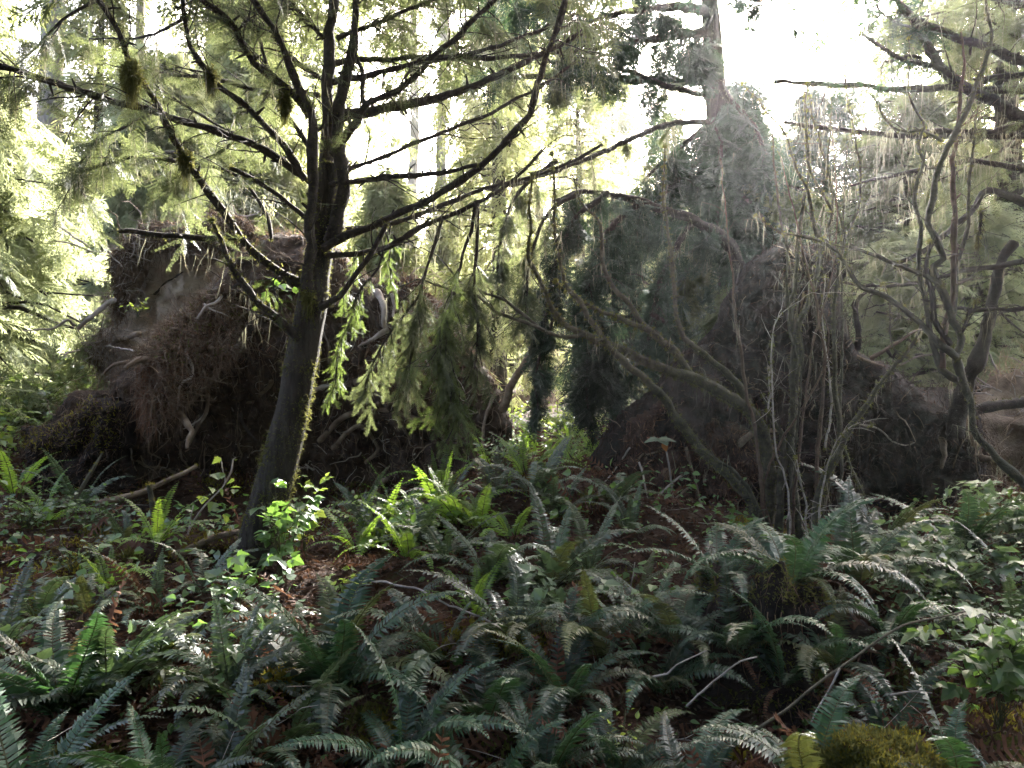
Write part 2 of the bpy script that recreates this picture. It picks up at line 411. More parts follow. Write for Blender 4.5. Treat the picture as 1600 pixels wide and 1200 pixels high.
def frond_mesh(name, g, mats, n=34, bend=1.0, rise=60, w=.16, pin=.5, twist=0.0, dead=False):
    """one fern frond, length 1: rachis arching from the origin towards +X, two rows of pinnae"""
    mb = MB(); k = n; ang = math.radians(rise); c = [np.zeros(3)]; T = []
    for i in range(k):
        t = i / k; a = ang - bend * (t ** 1.4) * math.radians(95)
        d = np.array([math.cos(a), math.sin(twist * t * t), math.sin(a)]); d = d / np.linalg.norm(d); T.append(d); c.append(c[-1] + d / k)
    c = np.array(c); T = np.array(T)
    rv, rf, _ = tube(c[::3], np.linspace(.006, .0015, len(c[::3])), 4); mb.add(rv, rf, 1)
    pv, pf = [], []
    for i in range(3 if not dead else 1, k):
        t = i / k; env = min(1, (t - .03) / .14) ** .6 * (1 - max(0, (t - .3) / .7) ** 1.7) + .03
        up = np.cross(T[i], np.array([0, 1.0, 0])); up = up / np.linalg.norm(up)
        if up[2] < 0 and T[i][0] > 0: up = -up
        for sg in (-1, 1):
            L = w * env * g.uniform(.86, 1.1); side = np.array([0, sg * 1.0, 0])
            d = nrm(side + T[i] * g.uniform(.2, .42) + up * g.uniform(.0, .3) * pin)
            hw = min(.62 / k, .3 * L + .004) * g.uniform(.85, 1.1) * .86
            b = c[i]; tip = b + d * L - up * L * g.uniform(.1, .3); m = b + d * L * .45 + up * L * .03
            nn = len(pv); tw = up * hw * g.normal() * .35
            pv += [b - T[i] * hw * .55, b + T[i] * hw * .75, m - T[i] * hw + tw, m + T[i] * hw - tw, tip]
            pf += [[nn, nn + 2, nn + 3, nn + 1], [nn + 2, nn + 4, nn + 4, nn + 3]]
    pv = np.array(pv); pf = np.array(pf)
    q = pf[0::2]; t3 = pf[1::2][:, [0, 1, 3]]
    nv = mb.n; mb.v.append(pv.astype(np.float32)); mb.f.append((q + nv, 0)); mb.f.append((t3 + nv, 0)); mb.n += len(pv)
    return mb.mesh(name, mats, smooth=False)

def frond_set(matname, n=34, **kw):
    out = []
    for j, (bend, rise) in enumerate(((.65, 70), (.9, 60), (1.05, 54), (1.35, 60), (.95, 40), (1.25, 46), (.35, 72))):
        out.append(frond_mesh('frond', rng, [M[matname], M['stalk']], n, bend, rise, twist=rng.uniform(-.8, .8), **kw))
    return out
M['oldfern'] = leaf_mat('ageing_fern_green', (.03, .045, .012), (.075, .085, .025), .3, (.14, .16, .03), .5, .4)
FR = {'old': frond_set('oldfern', 38, w=.12), 'sword': frond_set('sword', 42, w=.13), 'grey': frond_set('swordgrey', 34, w=.12), 'deer': frond_set('deer', 26, w=.095), 'yellow': frond_set('yellowfrond', 32, w=.1), 'dead': frond_set('deadfrond', 22, w=.07, dead=True)}

def fern(loc, size, n, kind, label, group, g, yellow=0, dead=2, tilt=None, lift=0.0):
    """crown of fronds fanning from one point"""
    root = thing('sword_fern' if kind != 'deer' else 'deer_fern', loc, label, 'fern', group)
    a0 = g.uniform(0, 6.28)
    for k in range(n + yellow + dead):
        az = a0 + k * 2.399 + g.normal() * .2; kd = kind; L = size * g.uniform(.75, 1.45)
        var = int(g.choice(7, p=[.22, .2, .17, .13, .11, .1, .07]))
        if kd != 'deer' and g.uniform() < .16: kd = 'old'
        if k >= n and k < n + yellow: kd = 'yellow'; var = 6; az = math.radians(80) + g.normal() * .2; L = size * .8
        elif k >= n + yellow: kd = 'dead'; var = int(g.choice([4, 5])); L *= .8
        o = bpy.data.objects.new('frond', FR[kd][var]); COL.objects.link(o); o.parent = root
        o.rotation_euler = (g.normal() * .12, g.normal() * .15 + (g.uniform(.3, 1.0) if kd == 'dead' else -lift * g.uniform(0, 1)), az)
        s = L; o.scale = (s, s * g.uniform(.85, 1.15), s); o.location = (math.cos(az) * .02, math.sin(az) * .02, 0)
        if kd == 'yellow': o['label'] = 'yellowed dying frond standing upright'
        if kd == 'dead': o['label'] = 'brown withered frond'
    return root

# ------------------------------------------------------------------ uprooted root plates
def poly_sd(u, v, poly):
    """signed distance (positive inside) of grid points to a polygon"""
    x = u.ravel(); y = v.ravel(); ins = np.zeros(len(x), bool); best = np.full(len(x), 1e9); n = len(poly)
    for k in range(n):
        ax_, ay_ = poly[k]; bx, by = poly[(k + 1) % n]
        c = ((ay_ > y) != (by > y)) & (x < (bx - ax_) * (y - ay_) / (by - ay_ + 1e-12) + ax_); ins ^= c
        dx, dy = bx - ax_, by - ay_; t = np.clip(((x - ax_) * dx + (y - ay_) * dy) / (dx * dx + dy * dy + 1e-12), 0, 1)
        best = np.minimum(best, np.hypot(x - ax_ - t * dx, y - ay_ - t * dy))
    return np.where(ins, best, -best).reshape(u.shape)

class Plate:
    """lump of soil: an outline at distance d0 given relief in front and a rounded back"""
    def __init__(s, outline, d0, thick, bulge=.25, amp=.16, dents=(), seed=0, edge=.07, res=.028, fine=.075, lean=0.0):
        poly = [((px - 800) / F * d0, CAMZ - (py - 600) / F * d0) for px, py in outline]
        q = np.array(poly); lo = q.min(0) - .12; hi = q.max(0) + .12
        s.u = np.arange(lo[0], hi[0], res); s.v = np.arange(lo[1], hi[1], res); s.res = res; s.lo = lo; s.d0 = d0
        U, V = np.meshgrid(s.u, s.v); p3 = np.stack([U, np.full_like(U, seed * 3.7), V], -1)
        sd = poly_sd(U, V, poly) + edge * fbm(p3, 3.2, 4, seed)
        s.sd = sd; s.inside = sd > 0; e = np.clip(sd, 0, None)
        prof = 1 - np.exp(-e / .16)
        rel = bulge * prof + prof * (amp * fbm(p3, 1.5, 3, seed + 20) + .35 * amp * np.abs(fbm(p3, 4, 3, seed + 30)) + fine * fbm(p3, 11, 4, seed + 40))
        for cx, cy_, sx, sy, h in dents:
            du = ((U - (cx - 800) / F * d0) / (sx / F * d0)); dv = ((V - (CAMZ - (cy_ - 600) / F * d0)) / (sy / F * d0))
            rel = rel + prof * h * np.exp(-du ** 2 - dv ** 2)
        d0 = d0 + lean * np.clip(V - 1.2, 0, None); s.front = d0 - rel; s.back = d0 + thick * np.sqrt(np.clip(e / .5, 0, 1)) + .05 * fbm(p3, 3, 3, seed + 60)
        s.back = np.maximum(s.back, s.front + .02)
        s.U, s.V = U, V
    def geo(s, mb, mat=0):
        I = s.inside; cell = I[:-1, :-1] & I[1:, :-1] & I[:-1, 1:] & I[1:, 1:]
        nv, nu = I.shape; idx = np.arange(nv * nu).reshape(nv, nu)
        q = np.stack([idx[:-1, :-1], idx[:-1, 1:], idx[1:, 1:], idx[1:, :-1]], -1)[cell]
        fr = np.stack([s.U, s.front, s.V], -1).reshape(-1, 3); bk = np.stack([s.U, s.back, s.V], -1).reshape(-1, 3)
        N_ = nv * nu
        ed = np.concatenate([q[:, [0, 1]], q[:, [1, 2]], q[:, [2, 3]], q[:, [3, 0]]])
        key = np.sort(ed, 1); _, inv, cnt = np.unique(key[:, 0] * N_ + key[:, 1], return_inverse=True, return_counts=True)
        bd = ed[cnt[inv] == 1]
        faces = np.concatenate([q, q[:, ::-1] + N_, np.stack([bd[:, 1], bd[:, 0], bd[:, 0] + N_, bd[:, 1] + N_], -1)])
        V = np.concatenate([fr, bk]); used = np.unique(faces); mp = np.full(len(V), -1); mp[used] = np.arange(len(used))
        mb.add(V[used], mp[faces], mat); s.edge_pts = fr[np.unique(bd)]; s.cells = fr[q[:, 0]]
    def y(s, u, v):
        a = np.clip(((np.asarray(u) - s.lo[0]) / s.res).astype(int), 0, len(s.u) - 1); b = np.clip(((np.asarray(v) - s.lo[1]) / s.res).astype(int), 0, len(s.v) - 1)
        return s.front[b, a], s.inside[b, a]
    def crawl(s, g, n=14, step=.09, start=None, ang=None, turn=.35, off=.0):
        """path of a root creeping over the front face"""
        for _ in range(50):
            p = np.array(start) if start is not None else s.cells[g.integers(len(s.cells))][[0, 2]]
            a = ang if ang is not None else g.uniform(0, 6.28); out = []
            for k in range(n):
                yy, ok = s.y(p[0], p[1])
                if not ok: break
                out.append([p[0], float(yy) - off + .02 * g.normal(), p[1]]); a += g.normal() * turn; p = p + step * np.array([math.cos(a), math.sin(a)])
            if len(out) > 4: return np.array(out)
        return None

def add_debris(mb, pl, g, n, mats, ln=.05, push=.01):
    """short fibres and chips stuck to the face"""
    c = pl.cells[g.integers(0, len(pl.cells), n)] + g.normal(size=(n, 3)) * .015
    d = rdir(n, -.5, g); d[:, 1] -= .45; d = nrm(d)
    w = g.integers(0, len(mats), n)
    for k, m in enumerate(mats):
        q = w == k
        inst(mb, np.array([[0, -.06, 0], [0, .06, 0], [.5, .08, .05], [1, 0, 0]]), np.array([[0, 1, 3, 2]]), c[q] - np.array([0, push, 0]), d[q], rdir(int(q.sum()), 0, g), ln * g.uniform(.3, 1.5, int(q.sum())), m)

gR = np.random.default_rng(21)
def rootlet(g):
    d = np.array([1., 0, 0]); q = [np.zeros(3)]
    for j in range(7): d = nrm(d + g.normal(size=3) * .42 * [1, 1, .5]); q.append(q[-1] + d / 7)
    q = resample(np.array(q), .05); v, f, _ = tube(q, np.linspace(.022, .006, len(q)), 4); return v, f
RL = [rootlet(gR) for _ in range(8)]
def tangle(mb, pl, g, n, mat, lo=.06, hi=.34, cells=None):
    c = pl.cells if cells is None else cells; c = c[g.integers(0, len(c), n)] - np.array([0, .015, 0]); d = rdir(n, -.15, g); d[:, 1] *= .35; w = g.integers(0, len(RL), n); sc = lo + (hi - lo) * g.uniform(0, 1, n) ** 2
    for k in range(len(RL)): q = w == k; inst(mb, RL[k][0], RL[k][1], c[q], d[q], np.tile([[0, -1., .1]], (int(q.sum()), 1)), sc[q], mat)
def root_obj(path, r0, r1, parent, matname='root', seed=0, wob=.02):
    q = resample(np.c_[path, np.linspace(r0, r1, len(path))], .03); c = q[:, :3]
    c = c + wob * np.stack([fbm(c, 7, 2, seed + k) for k in range(3)], -1)
    v, f, nr = tube(c, q[:, 3], 6, .18, seed); mb = MB(); mb.add(v, f); return mb.build('root', M[matname], parent)

def snap(c, plates, lo=.012, hi=.10):
    c = np.array(c, float)
    for p in c:
        best = 1e9
        for pl in plates:
            yy, ok = pl.y(p[0] * pl.d0 / p[1], CAMZ + (p[2] - CAMZ) * pl.d0 / p[1])
            if ok: best = min(best, float(yy))
        if best < 1e8:
            y = min(max(p[1], best - hi), best - lo); p[0] *= y / p[1]; p[2] = CAMZ + (p[2] - CAMZ) * y / p[1]; p[1] = y
    return c
def hang_path(p, ln, g, n=7, sway=.14, out=.12):
    c = np.array(p, float); o = [c.copy()]; d = np.array([g.normal() * .3, -out, -1.0])
    for k in range(n):
        d = nrm(d + g.normal(size=3) * sway * np.array([1.6, .6, .5]) + np.array([0, 0, -.12])); c = c + d * ln / n; o.append(c.copy())
    return np.array(o)

# --- left plate
LP = thing('uprooted_root_plate', onground(420, 7.3), 'broad dark upturned root plate with a pale clay patch behind the mossy leaning tree', 'root plate', 'root plates of fallen trees')
pB = Plate([(120, 615), (165, 600), (205, 560), (245, 510), (300, 480), (335, 430), (372, 392), (415, 352), (470, 352), (520, 375), (545, 425), (585, 432), (640, 425), (675, 455), (715, 500), (750, 550), (785, 620), (803, 680), (790, 760), (700, 840), (560, 880), (380, 890), (210, 880), (110, 840), (85, 760), (90, 690), (60, 660)],
           7.35, 1.0, .3, .2, [(470, 640, 150, 90, -.32), (300, 760, 170, 70, -.55), (620, 720, 150, 60, -.3), (330, 470, 90, 60, .15), (640, 470, 60, 60, .1)], 1, lean=.1, fine=.10)
mb = MB(); pB.geo(mb); add_debris(mb, pB, gR, 5500, [1, 1, 2, 3], .06)
tangle(mb, pB, gR, 1300, 4); tangle(mb, pB, gR, 400, 5, .08, .4); mb.build('soil_mass', [M['brownsoil'], M['litter'], M['redfibre'], M['fibre'], M['root'], M['paleroot']], LP)
pA = Plate([(148, 388), (172, 368), (196, 345), (225, 338), (268, 346), (288, 324), (322, 318), (356, 332), (378, 352), (430, 358), (470, 385), (500, 440), (500, 620), (300, 640), (215, 640), (165, 610), (150, 580), (128, 560), (118, 530), (140, 500), (140, 482), (158, 440)],
           8.2, .8, .16, .14, [(330, 440, 80, 70, -.1), (150, 520, 40, 30, .1)], 2, fine=.07, edge=.12, lean=.32)
mb = MB(); pA.geo(mb); add_debris(mb, pA, gR, 1800, [1, 2], .05)
# darker duff lip over the clay
tangle(mb, pA, gR, 350, 3); cc = pA.cells[(pA.cells[:, 0] < -4.15) & (pA.cells[:, 2] < 2.6)]; tangle(mb, pA, gR, 420, 3, .1, .4, cc); k = 500; strands(mb, cc[gR.integers(0, len(cc), k)] - np.array([0, .04, 0]), gR.uniform(.1, .4, k), 2, gR, .003, 5, .5); mb.build('clay_face', [M['clay'], M['litter'], M['fibre'], M['paleroot']], LP)['label'] = 'pale grey-brown clay face with a dark overhanging rim'
pL = Plate([(146, 392), (172, 366), (196, 343), (225, 332), (268, 342), (288, 318), (322, 312), (356, 326), (384, 346), (440, 352), (470, 372), (478, 400), (420, 392), (372, 372), (340, 382), (290, 384), (235, 386), (212, 388), (205, 420), (192, 470), (172, 500), (160, 480), (158, 430)],
           8.0, .5, .22, .12, (), 13, edge=.03, lean=.2)
mb = MB(); pL.geo(mb); add_debris(mb, pL, gR, 5000, [1, 2, 2, 2], .09)
k = 700; q = pL.cells[gR.integers(0, len(pL.cells), k)] - np.array([0, .04, 0])
strands(mb, q, gR.uniform(.08, .4, k), 2, gR, .004, 4, .3)
tangle(mb, pL, gR, 700, 3, .08, .4); mb.build('duff_rim', [M['duff'], M['litter'], M['fibre'], M['paleroot']], LP)['label'] = 'shaggy dark rim of duff and rootlets'
pC = Plate([(195, 545), (212, 512), (240, 482), (280, 460), (318, 436), (345, 428), (366, 452), (366, 500), (345, 540), (320, 572), (300, 610), (268, 650), (232, 645), (210, 610), (192, 575)],
           6.65, .7, .3, .16, (), 4, lean=.5)
mb = MB(); pC.geo(mb); add_debris(mb, pC, gR, 7000, [1, 2, 2, 3, 5], .08)
k = 900; q = pC.cells[gR.integers(0, len(pC.cells), k)] - np.array([0, .04, 0])
strands(mb, q, gR.uniform(.08, .35, k), 2, gR, .0035, 4, .35)
k = 500; q = pC.cells[gR.integers(0, len(pC.cells), k * 4)]; q = q[(q[:, 0] < -3.0) & (q[:, 2] < 1.75)][:k]
strands(mb, q - np.array([0, .05, 0]), gR.uniform(.15, .4, len(q)), 3, gR, .004, 4, .12)
q = pC.cells[np.abs(pC.cells[:, 2] - 2.1) < .35]; fuzz(mb, q, np.tile([[0, -1., .3]], (len(q), 1)), 1800, .04, 4, 0, gR)
tangle(mb, pC, gR, 1100, 6, .06, .3); mb.build('overhang', [M['duff'], M['litter'], M['fibre'], M['redfibre'], M['moss'], M['palelitter'], M['root']], LP)['label'] = 'overhanging mat of rootlets and moss'
pD = Plate([(35, 668), (60, 650), (105, 642), (150, 606), (200, 625), (205, 700), (190, 800), (120, 800), (60, 760), (36, 700)], 6.9, .8, .3, .14, [(140, 700, 40, 40, -.2)], 5)
mb = MB(); pD.geo(mb); add_debris(mb, pD, gR, 2500, [1, 2], .06)
q = pD.cells[pD.cells[:, 2] > 1.05]; fuzz(mb, q, np.tile([[0, -.6, .8]], (len(q), 1)), 1300, .03, 3, 0, gR)
mb.build('side_ledge', [M['soil'], M['litter'], M['fibre'], M['goldmoss']], LP)
pE = Plate([(540, 440), (575, 424), (640, 418), (668, 440), (700, 490), (715, 545), (670, 590), (600, 590), (555, 560), (535, 500)], 7.05, .5, .22, .16, (), 6, lean=.3)
mb = MB(); pE.geo(mb); add_debris(mb, pE, gR, 4500, [1, 2, 3], .08)
k = 1300; q = pE.cells[gR.integers(0, len(pE.cells), k)] - np.array([0, .04, 0])
strands(mb, q, gR.uniform(.08, .4, k), 3, gR, .0035, 4, .4)
tangle(mb, pE, gR, 700, 4, .08, .4); mb.build('red_root_mat', [M['redsoil'], M['litter'], M['fibre'], M['redfibre'], M['paleroot']], LP)['label'] = 'reddish mat of torn roots'
# fringe of rootlets hanging off every edge
mb = MB()
for pl, n, l in ((pB, 2200, .3), (pA, 500, .4), (pC, 900, .4), (pE, 500, .35), (pD, 300, .2)):
    e = pl.edge_pts[gR.integers(0, len(pl.edge_pts), n)]; strands(mb, e, gR.uniform(.05, l, n), 0, gR, .003, 5, .35, dirs=nrm(gR.normal(size=(n, 3)) + np.array([0, -.8, .5])))
q = pB.cells[gR.integers(0, len(pB.cells), 700)]; strands(mb, q - np.array([0, .05, 0]), gR.uniform(.1, .6, 700), 0, gR, .0025, 6, .22)
tag(mb.build('root_fringe', [M['fibre']], LP), kind='stuff')
for pts, r0, r1, mt in [([(292, 545, 6.75), (300, 585, 6.7), (282, 600, 6.68), (275, 640, 6.66)], 3, 1.2, 'paleroot'), ([(330, 545, 6.8), (328, 590, 6.75), (322, 640, 6.7), (308, 670, 6.66), (296, 694, 6.64)], 4.5, 2, 'root'),
                        ([(183, 620, 6.75), (178, 655, 6.7), (170, 690, 6.68), (166, 725, 6.66), (160, 735, 6.64)], 2.5, 1, 'paleroot'), ([(180, 660, 6.72), (200, 690, 6.7), (208, 720, 6.68), (214, 735, 6.66)], 2, 1, 'paleroot'),
                        ([(322, 640, 6.7), (318, 650, 6.65), (300, 664, 6.62), (288, 670, 6.6)], 2, 1, 'paleroot'), ([(304, 590, 6.8), (290, 640, 6.75), (282, 690, 6.72), (284, 715, 6.7), (294, 732, 6.68)], 3, 1.5, 'root'),
                        ([(120, 512, 8.0), (140, 498, 7.95), (165, 475, 7.9), (178, 468, 7.9)], 3.5, 4.5, 'paleroot'), ([(115, 510, 8.0), (105, 500, 7.9), (85, 512, 7.9), (60, 515, 7.9), (35, 515, 7.85)], 2.5, 1, 'paleroot'),
                        ([(178, 536, 6.9), (195, 530, 6.75), (218, 520, 6.6)], 4, 5, 'root'), ([(95, 555, 7.2), (130, 545, 6.9), (170, 542, 6.7), (210, 548, 6.6)], 1.4, 1.4, 'paleroot'),
                        ([(190, 468, 7.75), (203, 435, 7.7), (212, 405, 7.7), (210, 385, 7.75)], 1.6, 2.6, 'paleroot'), ([(228, 450, 7.75), (227, 420, 7.72), (230, 385, 7.72)], 1, 2, 'paleroot'),
                        ([(310, 500, 6.5), (322, 480, 6.5), (340, 470, 6.5), (355, 440, 6.6), (362, 420, 6.7), (382, 400, 6.8)], 2, 2.6, 'paleroot'), ([(362, 500, 6.5), (345, 488, 6.5), (330, 482, 6.5), (318, 475, 6.5)], 1.2, 2, 'paleroot'),
                        ([(188, 770, 6.8), (200, 745, 6.8), (205, 720, 6.8)], 6, 5, 'root'),
                        ([(590, 455, 6.9), (602, 480, 6.85), (600, 505, 6.85), (605, 520, 6.85)], 6, 3.5, 'paleroot'), ([(606, 515, 6.85), (590, 525, 6.8), (570, 535, 6.75), (560, 542, 6.7)], 5, 2, 'paleroot'), ([(612, 460, 6.9), (617, 480, 6.85), (615, 495, 6.85), (640, 500, 6.8), (660, 470, 6.8)], 3, 1.5, 'paleroot'),
                        ([(545, 600, 7.0), (580, 590, 6.95), (620, 595, 6.9), (660, 585, 6.95)], 6, 4, 'root'), ([(500, 690, 7.0), (540, 650, 6.95), (600, 640, 6.95), (660, 655, 6.95), (720, 650, 7)], 5, 4, 'root'),
                        ([(470, 620, 7.0), (505, 605, 6.95), (545, 600, 6.95)], 4, 3, 'paleroot'), ([(520, 700, 7.0), (560, 665, 6.95), (590, 700, 6.95), (570, 725, 6.95)], 4, 3, 'root'),
                        ([(95, 355, 8.1), (120, 372, 8.0), (140, 385, 8.0)], 1.5, 2.2, 'paleroot'), ([(75, 378, 8.1), (110, 380, 8.0), (142, 392, 8.0)], 1.2, 2, 'paleroot'), ([(360, 315, 8.0), (372, 335, 8.0), (395, 335, 7.95), (420, 322, 7.9)], 1.5, 1.2, 'paleroot'),
                        ([(770, 620, 7.2), (760, 650, 7.1), (752, 690, 7.0), (760, 715, 7.0)], 3, 1.5, 'root'), ([(785, 640, 7.2), (800, 600, 7.1), (825, 560, 7.0), (840, 525, 7.0)], 7, 4, 'root')]:
    c = snap([P(*p) for p in pts], (pA, pB, pC, pE, pL)); root_obj(c, r0 * pts[0][2] / F, r1 * pts[-1][2] / F, LP, mt, int(gR.integers(999)), .012)
for k in range(30):
    pl = [pB, pB, pB, pC, pE, pA][int(gR.integers(6))]; c = pl.crawl(gR, int(gR.integers(7, 16)), .09)
    if c is not None: root_obj(c, gR.uniform(.006, .022), .003, LP, gR.choice(['darkroot', 'root', 'root']), k)
for k in range(12):
    pl = [pB, pC, pE][int(gR.integers(3))]; p = pl.cells[gR.integers(len(pl.cells))] - np.array([0, .03, 0])
    root_obj(hang_path(p, gR.uniform(.25, .8), gR), gR.uniform(.004, .010), .0015, LP, gR.choice(['root', 'paleroot']), k)
for k in range(16):
    pl = [pL, pL, pE, pB][int(gR.integers(4))]; e = pl.edge_pts; e = e[e[:, 2] > np.quantile(e[:, 2], .6)]; p = e[gR.integers(len(e))]; d = nrm(np.array([gR.normal() * .8, -.5 + gR.normal() * .4, gR.uniform(.0, 1)])); q = [p]
    for j in range(7): d = nrm(d + gR.normal(size=3) * .3 + np.array([0, 0, -.14])); q.append(q[-1] + d * gR.uniform(.04, .09))
    root_obj(np.array(q), gR.uniform(.004, .010), .002, LP, gR.choice(['root', 'paleroot', 'paleroot']), k + 300)
c = np.array([[-2.9, 8.2, 1.55], [-3.2, 11, 1.4], [-3.6, 15, 1.5], [-4.0, 20, 1.7]]); q = resample(np.c_[c, [.42, .36, .3, .24]], .3)
v, f, nr = tube(q[:, :3], q[:, 3], 12, .1, 3); mb = MB(); mb.add(v, f); mb.build('trunk', M['bark'], LP)['label'] = 'fallen trunk lying away behind the plate'

def broken_roots(parent, plates, n, seed):
    g = np.random.default_rng(seed)
    for k in range(n):
        pl = plates[int(g.integers(len(plates)))]; p = pl.cells[g.integers(len(pl.cells))]; d = nrm(np.array([g.normal() * .9, -.55, g.normal() * .7])); L = g.uniform(.2, .6); q = [p + [0, .12, 0]]
        for j in range(6): d = nrm(d + g.normal(size=3) * .22 + np.array([0, .02, -.08])); q.append(q[-1] + d * L / 6)
        r0 = g.uniform(.018, .045); root_obj(np.array(q), r0, r0 * g.uniform(.25, .6), parent, g.choice(['darkroot', 'root', 'root']), seed + k, .012)
broken_roots(LP, [pB, pB, pE, pC], 12, 700)
# --- right plate
RP = thing('uprooted_root_plate', onground(1230, 6.6), 'tall dark peaked root plate behind the clump of mossy bare stems', 'root plate', 'root plates of fallen trees')
qA = Plate([(1125, 500), (1140, 455), (1152, 428), (1170, 405), (1196, 378), (1220, 368), (1248, 384), (1275, 372), (1292, 384), (1302, 430), (1308, 480), (1322, 520), (1345, 545), (1388, 560), (1432, 592), (1480, 618), (1518, 638), (1532, 690), (1535, 770), (1490, 850), (1380, 900), (1200, 910), (1020, 900), (950, 870), (922, 790), (932, 720), (945, 680), (980, 640), (1035, 590), (1085, 540)],
           6.75, 1.0, .34, .2, [(1375, 750, 85, 60, -.6), (1160, 640, 80, 70, -.12), (1240, 480, 60, 120, .18), (1010, 740, 70, 80, .1), (1440, 680, 50, 60, .14)], 8, fine=.11)
mb = MB(); qA.geo(mb); add_debris(mb, qA, gR, 6000, [1, 1, 2, 3], .06)
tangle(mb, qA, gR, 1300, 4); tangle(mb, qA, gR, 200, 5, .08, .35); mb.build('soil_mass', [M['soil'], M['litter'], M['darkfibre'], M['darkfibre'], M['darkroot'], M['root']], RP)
qB = Plate([(985, 660), (1030, 620), (1090, 640), (1160, 660), (1200, 720), (1190, 800), (1120, 860), (1010, 860), (960, 800), (960, 720)], 6.45, .5, .22, .18, [(1080, 740, 30, 60, -.15)], 9)
mb = MB(); qB.geo(mb); add_debris(mb, qB, gR, 4000, [1, 2, 3], .07)
k = 900; q = qB.cells[gR.integers(0, len(qB.cells), k)] - np.array([0, .04, 0]); strands(mb, q, gR.uniform(.06, .3, k), 2, gR, .003, 4, .3)
mb.build('red_root_mat', [M['redsoil'], M['litter'], M['darkfibre'], M['redfibre']], RP)['label'] = 'reddish crumbling soil at the foot'
mb = MB()
for pl, n, l in ((qA, 2600, .28), (qB, 400, .2)):
    e = pl.edge_pts[gR.integers(0, len(pl.edge_pts), n)]; strands(mb, e, gR.uniform(.04, l, n), 0, gR, .003, 5, .4, dirs=nrm(gR.normal(size=(n, 3)) + np.array([0, -.6, .4])))
q = qA.cells[gR.integers(0, len(qA.cells), 1500)]; strands(mb, q - np.array([0, .05, 0]), gR.uniform(.1, .5, 1500), 0, gR, .0022, 6, .25)
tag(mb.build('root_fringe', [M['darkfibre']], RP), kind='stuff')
for pts, r0, r1, mt in [([(1045, 735, 6.2), (1042, 755, 6.18), (1048, 775, 6.15)], 8, 5, 'rot'), ([(1074, 780, 6.15), (1064, 815, 6.1), (1056, 845, 6.05), (1050, 862, 6.0)], 10, 1.5, 'rot'),
                        
                        ([(1341, 545, 6.6), (1341, 510, 6.55), (1337, 480, 6.5), (1345, 465, 6.5), (1356, 456, 6.5)], 5, 2.5, 'darkbark'), ([(1340, 490, 6.5), (1330, 478, 6.45), (1333, 470, 6.45)], 3, 1, 'darkbark'),
                        ([(1297, 460, 6.5), (1312, 440, 6.45), (1322, 425, 6.4), (1318, 415, 6.4)], 4, 2, 'darkbark'), ([(1360, 560, 6.6), (1385, 545, 6.5), (1410, 530, 6.45), (1440, 512, 6.4)], 3.5, 1.5, 'root'), ([(1385, 545, 6.5), (1395, 560, 6.45), (1400, 552, 6.45)], 3, 1.5, 'darkbark'),
                        ([(1402, 572, 6.5), (1430, 560, 6.4), (1470, 552, 6.4), (1500, 548, 6.4)], 1.5, 1, 'paleroot'), ([(985, 700, 6.2), (960, 735, 6.1), (930, 775, 6.1)], 1.6, 1, 'paleroot'),
                        ([(1000, 722, 6.1), (1005, 740, 6.1), (1010, 770, 6.1), (1014, 782, 6.1)], 1.6, 1, 'paleroot'), ([(1070, 740, 6.1), (1040, 765, 6.05), (1010, 800, 6.0), (995, 825, 6.0)], 2, 1, 'paleroot'),
                        ([(1075, 765, 6.1), (1040, 795, 6.05), (1020, 830, 6.0), (1005, 880, 5.9), (1000, 900, 5.9)], 2.2, 1.2, 'root'), ([(1072, 700, 6.1), (1085, 745, 6.05), (1100, 800, 6.0), (1120, 845, 5.95)], 2.4, 1.4, 'root'),
                        ([(1330, 660, 6.3), (1360, 665, 6.2), (1390, 685, 6.1), (1415, 695, 6.1), (1430, 690, 6.1)], 1.6, 1, 'paleroot'), ([(1500, 640, 6.5), (1522, 690, 6.4), (1530, 715, 6.4), (1550, 718, 6.3)], 9, 5, 'root'), ([(1515, 700, 6.4), (1520, 740, 6.35), (1518, 780, 6.3)], 5, 3, 'darkbark')]:
    c = snap([P(*p) for p in pts], (qA, qB)); root_obj(c, r0 * pts[0][2] / F, r1 * pts[-1][2] / F, RP, mt, int(gR.integers(999)), .012)
for k in range(36):
    pl = [qA, qA, qB][int(gR.integers(3))]; c = pl.crawl(gR, int(gR.integers(7, 15)), .09)
    if c is not None: root_obj(c, gR.uniform(.005, .018), .003, RP, gR.choice(['darkroot', 'darkroot', 'root']), k + 60)
for k in range(16):
    p = qA.cells[gR.integers(len(qA.cells))] - np.array([0, .03, 0]); root_obj(hang_path(p, gR.uniform(.2, .6), gR), gR.uniform(.003, .008), .0015, RP, gR.choice(['darkroot', 'root']), k)
c = np.array([[2.3, 7.6, 1.6], [2.9, 10, 1.5], [3.8, 14, 1.7], [4.6, 19, 2.0]]); q = resample(np.c_[c, [.4, .36, .3, .24]], .3)
v, f, nr = tube(q[:, :3], q[:, 3], 12, .1, 5); mb = MB(); mb.add(v, f); mb.build('trunk', M['bark'], RP)['label'] = 'fallen trunk lying away behind the plate'

